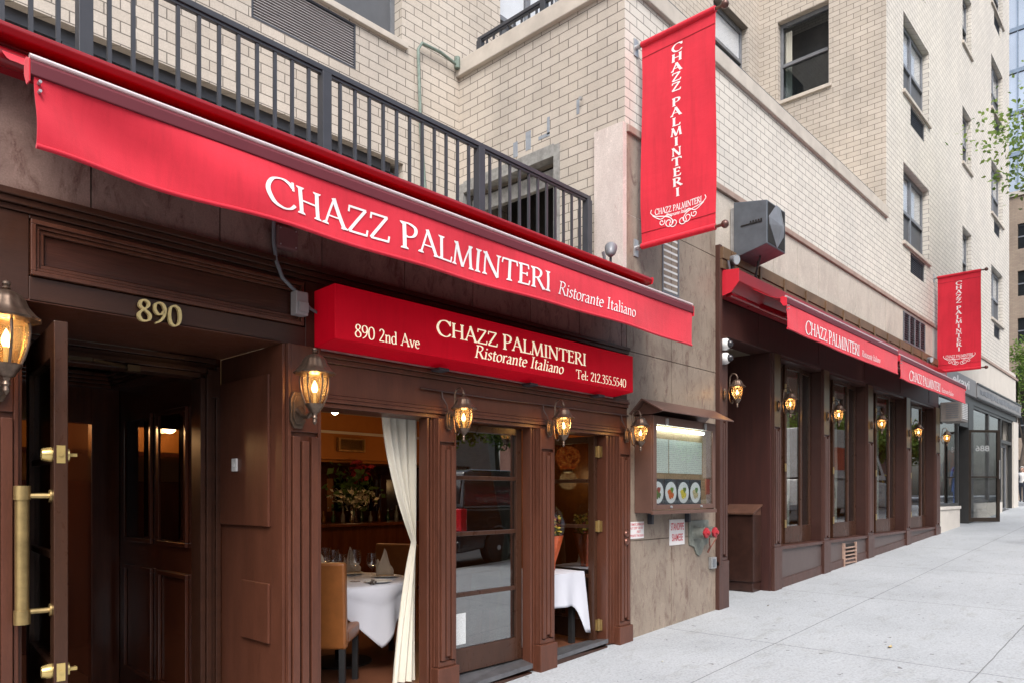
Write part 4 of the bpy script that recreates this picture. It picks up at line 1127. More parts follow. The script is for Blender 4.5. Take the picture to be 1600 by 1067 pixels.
# ------------------------------------------------------------------ projecting banners
def make_banner():
    t = thing('banner', 'x', 'banner', (0, 0, 0))
    za, zb = 6.36, 4.22
    fx = lambda y, z: (.026 * math.sin(2.3 * z + 3 * y) + .016 * math.sin(5.3 * y + 1.1 * z) + .010 * math.sin(9 * y - 3 * z)) * .55 * min(1, (6.36 - z) * 2.5, (z - 4.22) * 2.5)
    m = MB()
    m.grid(lambda u, v: (fx(-.08 - .85 * u, za - (za - zb) * v), -.08 - .85 * u, za - (za - zb) * v), 16, 40, (.004, 0, 0))
    for zz in (za, zb):
        m.tube([(0, -.08, zz), (0, -.93, zz)], .032, 12)
    m.build('cloth', REDL, t, smooth=True)
    m = MB()
    m.grid(lambda u, v: (fx(-.08 - .85 * u, za - .14) - .0025, -.08 - .85 * u, za - .14 - .006 * v), 16, 1, (-.001, 0, 0))
    m.grid(lambda u, v: (fx(-.08 - .85 * u, zb + .14) - .0025, -.08 - .85 * u, zb + .14 - .006 * v), 16, 1, (-.001, 0, 0))
    m.build('hem_seam', REDM, t)
    for zz in (za, zb):
        m = MB(); m.tube([(0, -.012, zz), (0, -1.0, zz)], .016, 10); po = m.build('pole', BRONZE, t, smooth=True)
        m = MB(); m.ball((0, -1.03, zz), .04, 14); m.build('finial', M('brown_ball_finial', (.12, .06, .05), .3, metal=.4) if 'brown_ball_finial' not in bpy.data.materials else bpy.data.materials['brown_ball_finial'], po, smooth=True)
        m = MB(); m.box(-.04, .04, -.012, .0, zz - .09, zz + .09); m.tube([(0, -.012, zz), (0, -.06, zz)], .025, 10); m.build('wall_bracket', GALV, po)
    m = MB()
    y = 6.20
    for ch in 'CHAZZ PALMINTERI':
        if ch == ' ':
            y -= .055; continue
        h = .084
        wgl = text_width(ch)
        sx = 1.72 if ch not in 'MN' else 1.45
        pen_text(m, ch, lambda X, Yv, lift: (fx(-X, Yv) - lift, -X, Yv), h, x0=.505 - wgl * h * sx / 2, y0=y - h, sx=sx, bold=.19, thin=.085)
        y -= .1015
    arc = lambda X, Yv, lift: (fx(-X, Yv) - lift, -X, Yv + .10 * (X - .51) ** 2)
    pen_text(m, 'CHAZZ PALMINTERI', arc, .062, x0=.245, y0=4.50, width=.53, bold=.16, thin=.08)
    pen_text(m, 'Ristorante Italiano', arc, .036, x0=.37, y0=4.455, width=.28, bold=.16, thin=.09, nib=30, slant=.2)
    for sgn in (-1, 1):
        def sp(cx, cz, r, turns, a0, d):
            return [(cx + r * (1 - .72 * i / 16) * math.cos(a0 + d * i / 16 * turns * 6.28), cz + r * (1 - .72 * i / 16) * math.sin(a0 + d * i / 16 * turns * 6.28)) for i in range(17)]
        strokes = [spline([(.30, .175), (.31, .14), (.26, .10), (.16, .075), (.09, .045), (.055, .0)], 6) + [],
                   spline([(.29, .11), (.20, .055), (.12, .085), (.075, .055)], 6),
                   sp(.105, .0, .05, 1.15, 3.14, 1), sp(.05, -.015, .048, 1.1, 0, -1), sp(.185, .02, .036, 1.1, 2.6, 1)]
        for S in strokes:
            for i in range(len(S) - 1):
                p, q = S[i], S[i + 1]
                dx, dy = q[0] - p[0], q[1] - p[1]; l = math.hypot(dx, dy) or 1
                nx, ny = -dy / l * .0045, dx / l * .0045
                Q = [(p[0] + nx, p[1] + ny), (p[0] - nx, p[1] - ny), (q[0] - nx, q[1] - ny), (q[0] + nx, q[1] + ny)]
                m.add([(fx(-.51 - sgn * a, 4.395 + b) - .0035 - .0001 * (i % 3), -.51 - sgn * a, 4.395 + b) for a, b in Q], [(0, 1, 2, 3)])
    m.build('lettering', WHITE, t)
    return t
bn = make_banner(); bn.location = (6.587, 0, 0); bn['label'] = 'tall red banner hanging above the stone wall beside the large awning'; bn['group'] = 'projecting red banners'
dup(bn, loc=(18.82, 0, .17), label='distant red banner hanging above the far end of the long awning')

# ------------------------------------------------------------------ house numerals, fittings on the first front
bw = .155
for i, (ch, w) in enumerate(zip('890', ('eight', 'nine', 'zero'))):
    m = MB()
    base = MB()
    pen_text(base, ch, lambda X, Yv, lift: (X, -.018, Yv), .118, x0=1.545 + .083 * i, y0=2.575, sx=1.12, bold=.135, thin=.075, nib=22)
    # give every stroke quad a thickness
    for f in base.f:
        q = [base.v[k] for k in f]
        n = len(q)
        z = .0002 * (len(m.f) % 7)
        m.add([(p[0], -.036 - z, p[2]) for p in q] + [(p[0], -.014, p[2]) for p in q], [tuple(range(n))] + [(a, (a + 1) % n, n + (a + 1) % n, n + a) for a in range(n)])
    tag(m.build('house_numeral', GOLD), 'raised brass numeral %s over the entrance doorway' % w, 'numeral', 'brass house number over the doorway')
t = thing('junction_box', 'maroon painted junction box high on the granite under the large awning', 'junction box', (2.45, 0, 3.25))
m = MB(); m.box(2.385, 2.525, -.07, 0, 3.19, 3.325); m.build('box', M('maroon_box_paint', (.16, .07, .07), .5), t, bevel=.004)
m = MB(); [m.tube([(x, -.075, z), (x, -.068, z)], .005, 6) for x in (2.40, 2.51) for z in (3.205, 3.31)]; m.build('screws', GALV, t)
t = thing('switch_box', 'grey plastic switch box on the brown fascia left of the red box sign', 'switch box', (2.55, 0, 2.85))
m = MB(); m.box(2.51, 2.60, -.075, -.0, 2.775, 2.93); m.build('box', GREYP, t, bevel=.006)
m = MB(); m.box(2.53, 2.597, -.085, -.076, 2.795, 2.86); m.build('cover', GREYP, t, bevel=.002)
m = MB(); m.tube(spline([(2.372, -.03, 0)[0:2], (2.372, -.03)], 1) and [(2.375, -.03, 3.35), (2.375, -.03, 3.22), (2.39, -.035, 3.10), (2.43, -.04, 3.0), (2.50, -.045, 2.945), (2.545, -.04, 2.925)], .013, 8)
m.tube([(2.60, -.03, 2.87), (2.64, -.03, 2.84), (2.70, -.03, 2.82)], .011, 8)
tag(m.build('conduit', GREYM, smooth=True), 'grey flexible conduit running down from the junction box to the switch box', 'cable')
for z, lb in ((1.185, 'upper'), (1.105, 'lower')):
    m = MB(); m.lathe([(.036, 0), (.036, -.012), (.028, -.022), (.014, -.026), (.0001, -.027)], (6.33, -.055, z), 18, ax='y')
    tag(m.build('door_boss', M('copper_brown_boss', (.17, .075, .055), .3, metal=.6) if lb == 'upper' else bpy.data.materials['copper_brown_boss'], smooth=True), '%s of two round brown bosses on the end pilaster left of the stone wall' % lb, 'boss', 'round bosses on the pilaster')

m = MB(); m.tube([(3.60, -.02, 2.415), (4.4, -.025, 2.41), (5.2, -.02, 2.418), (6.42, -.02, 2.42)], .008, 6)
for x in (3.86, 5.085, 6.33): m.tube([(x - .04, -.02, 2.415), (x - .04, -.03, 2.36), (x - .02, -.06, 2.30), (x - .01, -.06, 2.25)], .007, 6)
tag(m.build('lantern_cable', M('brown_painted_cable', (.055, .025, .018), .5), smooth=True), 'thin brown cable running along the beam above the three small lanterns', 'cable')

# ------------------------------------------------------------------ menu case on the stone wall
t = thing('menu_case', 'bronze glass fronted menu case with small pitched roof and tube light on the stone wall', 'menu case', (7.25, 0, 1.4))
MX0, MX1, MY, MZ0, MZ1 = 6.565, 7.93, -.212, 1.395, 2.43
m = MB()
m.box(MX0, MX0 + .03, MY, -.001, MZ0, MZ1); m.box(MX1 - .03, MX1, MY, -.001, MZ0, MZ1); m.box(MX0 + .03, MX1 - .03, MY, -.001, MZ0, MZ0 + .03); m.box(MX0 + .03, MX1 - .03, MY, -.001, MZ1 - .03, MZ1); m.box(MX0 + .03, MX1 - .03, -.03, -.001, MZ0 + .03, MZ1 - .03)
m.box(MX0 - .015, MX1 + .015, MY - .03, MY - .001, MZ0 - .012, MZ0 + .028)
m.build('case', BRONZEM, t, bevel=.004)
m = MB()
f0, f1, g0, g1 = MX0 + .005, MX1 - .005, MZ0 + .04, MZ1 - .005
m.box(f0, f0 + .065, MY - .022, MY - .002, g0, g1); m.box(f1 - .065, f1, MY - .022, MY - .002, g0, g1); m.box(f0 + .066, f1 - .066, MY - .022, MY - .002, g0, g0 + .05); m.box(f0 + .066, f1 - .066, MY - .022, MY - .002, g1 - .09, g1)
df = m.build('door_frame', BRONZEM, t, bevel=.003)
m = MB(); m.box(f0 + .06, f1 - .06, MY - .010, MY - .005, g0 + .045, g1 - .085); m.build('glass', GLASS, df)
m = MB()
for x in (MX0 + .26, MX1 - .27): m.box(x - .02, x + .02, MY - .04, MY - .023, MZ1 - .09, MZ1 - .02)
for x in (MX0 + .35, MX1 - .36): m.lathe([(.014, 0), (.014, -.016), (.0001, -.02)], (x, MY - .023, MZ0 + .065), 10, ax='y')
m.build('latches', GALV, df)
m = MB()
RX0, RX1 = 6.47, 8.06
m.prism([(-.0, 2.452), (-.15, 2.60), (-.40, 2.462), (-.40, 2.448), (-.15, 2.582), (-.0, 2.436)], on_x, RX0, RX1); m.build('roof', BRONZEM, t, bevel=.003)
m = MB(); m.prism([(-.02, 2.445), (-.15, 2.574), (-.36, 2.46), (-.21, 2.435)], on_x, RX0 + .08, RX0 + .1); m.build('gable', BRONZEM, t)
CORK = M('brown_cork_backing', (.30, .20, .12), .8, var=.25, vs=40)
m = MB(); m.box(MX0 + .031, MX1 - .031, -.128, -.122, MZ0 + .031, MZ1 - .031); m.build('backing', CORK, t)
m = MB(); m.tube([(MX0 + .12, -.165, MZ1 - .125), (MX1 - .18, -.165, MZ1 - .125)], .016, 10); m.build('tube_light', emit_mat('lit_tube', (.86, 1, .92), 14), t)
def page_mat(name):
    mm, nt, b = newmat(name)
    tc = nt.nodes.new('ShaderNodeNewGeometry')
    sp = nt.nodes.new('ShaderNodeSeparateXYZ'); nt.links.new(tc.outputs['Position'], sp.inputs[0])
    rows = mth(nt, 'FRACT', mth(nt, 'MULTIPLY', sp.outputs[2], 46))
    n1 = noise(nt, vmul(nt, tc.outputs['Position'], (60, 1, 46)), 1.0, 2)
    k = mth(nt, 'MULTIPLY', mth(nt, 'GREATER_THAN', rows, .45), mth(nt, 'GREATER_THAN', n1, .46))
    nt.links.new(mixc(nt, mth(nt, 'MULTIPLY', k, .38), (.60, .65, .61), (.22, .24, .25)), b.inputs['Base Color'])
    b.inputs['Roughness'].default_value = .5
    return mm
PAGE = page_mat('printed_menu_page')
for (a, b) in ((6.74, 7.03), (7.05, 7.42), (7.425, 7.78)):
    m = MB(); m.box(a, b, -.134, -.129, 1.83, 2.20); m.build('menu_page', PAGE, t)
# dish photographs: dark print, pale plate, food
PRINT = M('dark_photo_print', (.05, .06, .075), .35, var=.5, vs=14)
PLATE = M('printed_plate', (.70, .72, .76), .35, var=.06)
foods = [((.10, .16, .05), (.30, .05, .04)), ((.55, .12, .03), (.16, .28, .05)), ((.62, .50, .06), (.14, .20, .04)), ((.50, .42, .25), (.12, .25, .08))]
for i, (c1, c2) in enumerate(foods):
    a = 6.68 + .272 * i
    m = MB(); m.box(a, a + .262, -.134, -.129, 1.475, 1.765); po = m.build('dish_photo', PRINT, t)
    m = MB(); m.lathe([(.0001, -.1365), (.112, -.1365), (.120, -.1355)], (a + .131, 0, 1.615), 24, ax='y'); m.build('plate_print', PLATE, po)
    for c, dx, dz, r in ((c1, -.015, -.01, .055), (c2, .02, .03, .035), (c1, .03, -.03, .03)):
        mm = M('food_print', c, .5, var=.5, vs=60)
        m = MB(); m.lathe([(.0001, -.1385 - .002 * dx), (r, -.1383 - .002 * dx)], (a + .131 + dx, 0, 1.615 + dz), 9, ax='y', wob=lambda q: 1 + .25 * math.sin(3 * q)); m.build('food_print', mm, po)
for x in (6.82, 7.62):
    m = MB(); m.box(x, x + .035, -.06, -.001, 1.27, 1.383); m.build('mounting_bracket', STEELD, t)

# ------------------------------------------------------------------ plates and standpipe on the stone wall
t = thing('standpipe_sign', 'white enamel plate with red words STANDPIPE SIAMESE below the menu case', 'sign', (7.4, 0, 1.0))
m = MB(); m.box(7.27, 7.605, -.008, -.0005, 1.012, 1.308); m.build('plate', SIGNW, t, bevel=.002)
m = MB()
pl = lambda X, Yv, lift: (X, -.0085 - lift * .3, Yv)
sans_text(m, 'STANDPIPE', pl, .085, width=.29, x0=7.293, y0=1.185, bold=.015)
sans_text(m, 'SIAMESE', pl, .085, width=.24, x0=7.318, y0=1.06, bold=.015)
m.build('lettering', SIGNT, t)
t = thing('sprinkler_sign', 'white enamel plate with small red sprinkler valve wording, partly behind the end pilaster', 'sign', (6.6, 0, 1.1))
m = MB(); m.box(6.436, 6.74, -.008, -.0005, 1.122, 1.302); m.build('plate', SIGNW, t, bevel=.002)
m = MB()
for s, z, x0, w in (('AUTOMATIC SPRINKLER', 1.262, 6.442, .292), ('SHUT OFF VALVE', 1.222, 6.452, .26), ('FEET', 1.182, 6.60, .075), ('OPPOSITE THIS SIGN', 1.142, 6.447, .28)):
    sans_text(m, s, pl, .026, width=w, x0=x0, y0=z, bold=.012)
m.build('lettering', SIGNT, t)
t = thing('siamese_connection', 'grey cast iron standpipe connection with two red caps and chain on the stone wall', 'fire connection', (7.95, 0, .87))
m = MB(); m.prism([(7.70, 1.0), (7.70, 1.285), (8.16, 1.285), (8.16, 1.0), (8.05, .97), (7.99, .88), (7.93, .855), (7.87, .88), (7.81, .97)], on_y, -.02, -.0005); m.build('plate', CASTG, t, bevel=.004)
for x in (7.83, 8.04):
    m = MB(); m.tube([(x, -.02, 1.14), (x + .0, -.05, 1.14), (x + .0, -.15, 1.14)], [.085, .068, .066], 16); po = m.build('inlet', CASTG, t, smooth=True)
    m = MB(); m.lathe([(.056, -.151), (.060, -.16), (.058, -.18), (.026, -.19), (.024, -.21), (.0001, -.215)], (x, 0, 1.14), 12, ax='y', wob=lambda q: 1 + .06 * math.cos(4 * q)); m.build('cap', REDCAP, po, smooth=True)
m = MB(); m.tube([(7.86, -.19, 1.08), (7.90, -.17, 1.0), (7.96, -.15, .96), (8.0, -.17, 1.02), (8.04, -.19, 1.08)], .008, 6); m.tube([(7.95, -.15, .96), (7.95, -.12, .90)], .012, 6); m.build('chain', M('rusty_chain', (.20, .08, .06), .7, metal=.4, var=.4, vs=30), t)
t = thing('outlet_box', 'small grey weatherproof outlet box low on the stone wall next to the brown post', 'outlet box', (8.25, 0, .68))
m = MB(); m.box(8.19, 8.32, -.045, -.001, .68, .82); m.build('box', GALV, t, bevel=.004)
m = MB(); m.box(8.225, 8.285, -.052, -.046, .70, .80); m.build('cover', GREYM, t, bevel=.002)
GRC = 'dome cameras at the recessed entrance'
for z, lb in ((3.475, 'upper white dome camera at the corner of the recessed entrance'), (3.30, 'lower white dome camera at the corner of the recessed entrance')):
    t = thing('dome_camera', lb, 'camera', (8.51, -.03, z), GRC)
    m = MB(); m.lathe([(.072, -.03), (.075, -.05), (.072, -.085), (.055, -.11), (.05, -.115)], (8.51, 0, z), 20, ax='y'); m.build('housing', WHITEP, t, smooth=True)
    m = MB(); m.lathe([(.049, -.116), (.044, -.14), (.030, -.158), (.0001, -.166)], (8.51, 0, z), 18, ax='y'); m.build('dome', M('dark_camera_dome', (.03, .03, .035), .08) if 'dark_camera_dome' not in bpy.data.materials else bpy.data.materials['dark_camera_dome'], t, smooth=True)

# ------------------------------------------------------------------ spotlights
def spot(loc, aim, label, col, r=.05):
    t = thing('spotlight', label, 'spotlight', loc, 'spotlights above the awnings')
    L = Vector(loc)
    d = Vector(aim).normalized()
    m = MB(); m.obox(L + Vector((0, 0, .012)), (1, 0, 0), (0, 1, 0), (0, 0, 1), .07, .04, .012); m.build('base', STEELD, t, bevel=.003)
    m = MB(); m.tube([L + Vector((0, 0, .02)), L + Vector((0, 0, .09)), L + Vector((0, 0, .13))], .013, 8); m.build('stem', STEELD, t)
    c = L + Vector((0, 0, .17))
    m = MB(); m.tube([c - d * .085, c - d * .07, c - d * .02, c + d * .04, c + d * .06, c + d * .065], [.012, .034, .055, .062, .064, .058], 16); m.build('head', GREYM, t, smooth=True)
    m = MB(); m.tube([c + d * .0655, c + d * .07], .054, 16); m.build('lens', col, t)
    m = MB(); e = L + Vector((-.09, 0, .03)); m.tube([e, e + Vector((-.04, -.0, .10))], .016, 8); m.build('sensor', GREYM, t)
    return t
LENS = M('pale_lamp_lens', (.55, .62, .66), .1, metal=.3)
spot((6.02, -.08, 3.868), (.6, .35, .75), 'grey round floodlight head on top of the large awning near its end', GREYM)
spot((8.60, -.12, 4.37), (-.25, -.9, -.25), 'round floodlight with glass lens on the near end of the long awning', LENS)
spot((17.9, -.12, 4.37), (-.3, -.9, -.2), 'small floodlight at the far end of the long awning by the distant banner', LENS)

# ------------------------------------------------------------------ weathered speaker box
t = thing('speaker_box', 'weathered grey outdoor speaker box with diamond shaped grille on the travertine band', 'speaker', (8.98, 0, 4.66))
BX0, BX1, BY0, BY1, BZ0, BZ1 = 8.74, 9.30, -.50, -.06, 4.70, 5.32
GRB = M('weathered_grey_box', (.105, .12, .14), .5, metal=.3, var=.25, vs=5)
m = MB()
m.add([(BX0, BY1, BZ0 - .1), (BX1, BY1, BZ0 - .1), (BX1, BY0, BZ0), (BX0, BY0, BZ0), (BX0, BY1, BZ1), (BX1, BY1, BZ1), (BX1, BY0, BZ1 - .08), (BX0, BY0, BZ1 - .08)],
      [(0, 1, 2, 3), (4, 7, 6, 5), (0, 3, 7, 4), (1, 5, 6, 2), (3, 2, 6, 7), (0, 4, 5, 1)])
m.build('cabinet', GRB, t, bevel=.008)
m = MB(); cx, cz = (BX0 + BX1) / 2, (BZ0 + BZ1 - .08) / 2
dia = [(cx, cz - .27), (cx + .20, cz - .08), (cx + .22, cz + .06), (cx + .10, cz + .265), (cx - .02, cz + .27), (cx - .24, cz + .07), (cx - .22, cz - .02)]
m.add([(x, BY0 - .012, z) for x, z in dia] + [(x, BY0 - .001, z) for x, z in dia] + [(cx + .02, BY0 - .07, cz + .0)], [(i, (i + 1) % 7, 14) for i in range(7)] + [(i, (i + 1) % 7, 7 + (i + 1) % 7, 7 + i) for i in range(7)])
m.build('grille', GREYM, t)
m = MB(); m.box(BX0 + .03, BX1 - .03, BY0 - .004, BY0 - .0005, BZ0 + .02, BZ1 - .10); m.build('front_recess', DARK, t)
m = MB(); m.obox((BX0 - .006, -.30, cz + .02), (1, 0, 0), (0, 1, 0), (0, 0, 1), .005, .14, .006)
for k in range(5): m.box(BX0 - .008, BX0 - .001, -.44 + .035 * k, -.42 + .035 * k, cz + .035, cz + .055)
m.build('vent_slots', DARK, t)
m = MB(); m.box(BX0 + .03, BX1 - .03, -.06, -.004, BZ0 - .06, BZ1 - .06); m.build('mounting_plate', GALV, t)
m = MB(); m.tube([(9.0, -.30, BZ0 - .05), (9.01, -.25, 4.5), (9.05, -.2, 4.38)], .012, 8); m.tube([(9.15, -.2, BZ0 - .06), (9.16, -.16, 4.38)], .012, 8); m.build('cables', BLACK, t)

# ------------------------------------------------------------------ terrace railings
def railing(label, P0, P1, zb, zt, n_post, pitch, off=.10, name='railing'):
    P0, P1 = Vector(P0), Vector(P1)
    d = (P1 - P0).normalized(); L = (P1 - P0).length
    t = thing(name, label, 'railing', (P0.x, P0.y, zb))
    nrm = Vector((-d.y, d.x, 0))
    m = MB()
    m.obox((P0 + P1) / 2 + Vector((0, 0, zt - .02)), d, nrm, (0, 0, 1), L / 2 + .03, .028, .02)
    m.obox((P0 + P1) / 2 + Vector((0, 0, zt - .052)), d, nrm, (0, 0, 1), L / 2, .016, .010)
    m.obox((P0 + P1) / 2 + Vector((0, 0, zb + off)), d, nrm, (0, 0, 1), L / 2, .016, .014); m.build('rail', STEELD, t, bevel=.003)
    posts = []
    for k in range(n_post):
        c = P0 + d * (L * k / (n_post - 1)); posts.append(L * k / (n_post - 1))
        m = MB(); m.obox(c + Vector((0, 0, (zb + zt - .045) / 2)), d, nrm, (0, 0, 1), .038, .038, (zt - .045 - zb) / 2); m.build('post', STEELD, t, bevel=.003)
    n = int(L / pitch)
    for a, b in zip(posts, posts[1:]):
        k = max(2, round((b - a) / pitch))
        for q in range(1, k):
            c = P0 + d * (a + (b - a) * q / k)
            m = MB(); m.obox(c + Vector((0, 0, (zb + off + .015 + zt - .063) / 2)), d, nrm, (0, 0, 1), .011, .011, (zt - .063 - zb - off - .015) / 2); m.build('baluster', STEELD, t)
    return t
railing('dark grey metal railing along the lower terrace above the large awning', (-1.82, .35, 0), (6.20, .35, 0), 3.76, 4.757, 6, .1335)
railing('short dark grey railing on the coping of the terrace side wall', (6.47, 2.25, 0), (6.47, .12, 0), ZC + .002, 7.38, 3, .12, -.005)
railing('low dark railing on the upper terrace coping above the street front', (6.6, .12, 0), (14.9, .12, 0), ZC + .002, 7.33, 7, .14, -.005)
m = MB(); m.tube([(6.30, 2.50, 7.06), (6.02, 2.50, 7.10), (5.72, 2.50, 7.08), (5.66, 2.50, 6.98), (5.70, 2.50, 6.0), (5.80, 2.50, 5.0), (5.86, 2.50, 4.4), (5.9, 2.5, 3.76)], .020, 8)
m.tube([(6.30, 2.50, 7.02), (6.30, 2.50, 7.16)], .038, 8)
tag(m.build('drain_pipe', GREENP, smooth=True), 'bent green verdigris pipe on the brick wall in the terrace corner', 'pipe')

# ------------------------------------------------------------------ dining room things
FL = .08
def round_cloth(cx, cy, r, zt, square=True):
    """square cloth over a round top: hangs in four corners with folds."""
    def f(u, v):
        a = 2 * math.pi * u
        ext = .66 * r + .36 * r * (abs(math.cos(2 * (a - .5))) ** 3 * -1 + 1) * 1.0
        if v < .35:
            rr = r * (v / .35); return (cx + rr * math.cos(a), cy + rr * math.sin(a), zt - .0005 * v)
        t = (v - .35) / .65
        fold = 1 + .035 * t * math.sin(11 * a) + .02 * t * math.sin(17 * a + 1)
        drop = (.21 + .31 * max(0.0, 1 - abs(((a - 4.67) + math.pi / 4) % (math.pi / 2) - math.pi / 4) / .52)) * t
        rr = (r + .012 * math.sin(math.pi * min(1, t * 3)) + .03 * t) * fold
        return (cx + rr * math.cos(a), cy + rr * math.sin(a), zt - .003 - drop)
    return f
TX, TY, TR, TZ = 3.74, 1.27, .63, FL + .745
t = thing('round_table', 'round dining table set with glasses under a white cloth behind the open window', 'table', (TX, TY, FL))
m = MB(); m.lathe([(.0001, TZ - .03), (TR - .01, TZ - .03), (TR - .01, TZ - .002), (.0001, TZ - .002)], (TX, TY, 0), 40); m.build('tabletop', WOODD, t)
m = MB(); m.lathe([(.05, FL + .02), (.045, TZ - .031)], (TX, TY, 0), 14); m.build('column', BLACK, t, smooth=True)
m = MB(); m.lathe([(.28, FL + .001), (.28, FL + .015), (.05, FL + .03)], (TX, TY, 0), 24); m.build('base', BLACK, t)
m = MB(); m.grid(round_cloth(TX, TY, TR, TZ), 120, 26); o = m.build('tablecloth', CLOTHW, smooth=True, angle=80)
o.modifiers.new('cloth_thickness', 'SOLIDIFY').thickness = .003
tag(o, 'white tablecloth hanging in pointed folds over the round dining table', 'tablecloth')
SETG = 'place settings on the round table'
def on_table(a, r): return (TX + r * math.cos(a), TY + r * math.sin(a))
pl_labels = ['white plate with a napkin nearest the cream curtain on the round table', 'white plate at the front edge of the round table, without a napkin', 'white plate with a napkin behind the tan chair at the left of the round table', 'white plate with a napkin at the back of the round table']
for i, (a, r) in enumerate(((-.35, .42), (-1.35, .44), (-2.5, .44), (.75, .42))):
    x, y = on_table(a, r)
    m = MB(); m.lathe([(.0001, TZ + .004), (.07, TZ + .004), (.12, TZ + .016), (.122, TZ + .018), (.119, TZ + .020), (.07, TZ + .008), (.0001, TZ + .008)], (x, y, 0), 28)
    tag(m.build('plate', PORC, smooth=True), pl_labels[i], 'plate', SETG)
nap_labels = ['tall folded beige napkin on the plate nearest the cream curtain', 'folded beige napkin on the plate behind the tan chair back', 'folded beige napkin on the plate at the far side of the table']
for i, (a, r, rot) in enumerate(((-.35, .42, 2.4), (-2.5, .44, 2.2), (.75, .42, 2.9))):
    x, y = on_table(a, r)
    m = MB(); zb_ = TZ + .022
    ca, sa = math.cos(rot), math.sin(rot)
    def nap(p, q, d):      # p across, q up, d depth; a standing fold that curves round
        ang = p * 5.2
        rx, ry = .085 * math.sin(ang) , .085 * (1 - math.cos(ang)) + d
        return (x + rx * ca - ry * sa, y + rx * sa + ry * ca, zb_ + q)
    for (pts, d) in (([(-.24, 0), (.24, 0), (.24, .06), (.10, .14), (.02, .25), (-.02, .22), (-.10, .10), (-.24, .05)], 0), ([(-.20, 0), (.25, 0), (.25, .14), (.18, .15), (.04, .07), (-.20, .03)], -.014)):
        top = lambda p, pts=pts: max([pts[k][1] + (pts[k + 1][1] - pts[k][1]) * (p - pts[k][0]) / (pts[k + 1][0] - pts[k][0]) for k in range(len(pts) - 1) if pts[k][0] != pts[k + 1][0] and min(pts[k][0], pts[k + 1][0]) - 1e-9 <= p <= max(pts[k][0], pts[k + 1][0]) + 1e-9] or [0])
        lo, hi = min(p[0] for p in pts), max(p[0] for p in pts)
        m.grid(lambda u, v, lo=lo, hi=hi, top=top, d=d: nap(lo + (hi - lo) * u, top(lo + (hi - lo) * u) * v, d * (1 + .5 * v)), 22, 4)
    o = m.build('napkin', NAPK, smooth=True, angle=50); o.modifiers.new('t', 'SOLIDIFY').thickness = .005
    tag(o, nap_labels[i], 'napkin', 'folded napkins on the round table')
GLASSW = glass_mat('clear_wine_glass', (.97, .98, .98), 1.5, 0, 1.4)
def wine_glass(x, y, h, label):
    m = MB(); h = h * 1.22; s = h / .20
    m.lathe([(.034 * s, 0), (.034 * s, .003), (.006, .008), (.0045, .05 * s), (.0045, .085 * s), (.016 * s, .095 * s), (.034 * s, .115 * s), (.040 * s, .14 * s), (.038 * s, .17 * s), (.033 * s, .20 * s), (.0315 * s, .20 * s), (.036 * s, .17 * s), (.038 * s, .14 * s), (.032 * s, .117 * s), (.0001, .10 * s)], (x, y, TZ + .001), 20)
    [0 for _ in ()]; tag(m.build('wine_glass', GLASSW, smooth=True), label, 'glass', 'wine glasses on the round table')
for (a, r, h, lb) in ((-1.0, .30, .20, 'wine glass standing right of the others, beside the tall folded napkin'), (-1.55, .22, .23, 'tallest wine glass in the middle of the round table'), (-2.15, .36, .21, 'wine glass standing just right of the tan chair back'),
                      (2.9, .30, .21, 'wine glass half hidden behind the tan chair back'), (1.7, .20, .23, 'wine glass at the back of the table in front of the dark bar'), (2.4, .06, .22, 'wine glass at the centre of the table behind the tallest glass')):
    wine_glass(*on_table(a, r), h, lb)
m = MB(); 
for i in range(9): m.ball((TX - .02 + random.uniform(-.03, .03), TY - .52 + random.uniform(-.03, .03), TZ + .014 + .012 * (i % 3)), .010, 8)
tag(m.build('table_ornament', M('dried_berry_brown', (.07, .05, .035), .4, var=.6, vs=80), smooth=True), 'small dark cluster of dried berries lying at the front edge of the table', 'ornament')
def parson_chair(x, y, ang, label, legs=True):
    t = thing('dining_chair', label, 'chair', (x, y, FL), 'tan leather chairs at the round table')
    ca, sa = math.cos(ang), math.sin(ang)
    T = lambda a, b, z: (x + a * ca - b * sa, y + a * sa + b * ca, FL + z)
    def bx(mb, a0, a1, b0, b1, z0, z1, lean=0):
        mb.add([T(a - (lean if z == z1 else 0), b, z) for z in (z0, z1) for b in (b0, b1) for a in (a0, a1)], [(0, 2, 3, 1), (4, 5, 7, 6), (0, 1, 5, 4), (2, 6, 7, 3), (0, 4, 6, 2), (1, 3, 7, 5)])
    m = MB(); bx(m, -.16, .27, -.23, .23, .36, .47); m.build('seat', TAN, t, bevel=.02)
    m = MB(); bx(m, -.25, -.165, -.235, .235, .34, 1.0, .05); m.build('backrest', TAN, t, bevel=.018)
    m = MB(); bx(m, -.256, -.252, -.005, .005, .36, .98, .05); m.build('seam', TAN, t)
    for a in (-.22, .23):
        for b in (-.2, .2):
            m = MB(); bx(m, a - .022, a + .022, b - .022, b + .022, 0, .355); m.build('leg', BLACK, t)
    return t
parson_chair(3.18, .66, .75, 'tan leather chair with its back to the street at the left of the table')
parson_chair(4.50, 1.62, math.pi + .42, 'tan leather chair behind the cream curtain at the far right of the table')
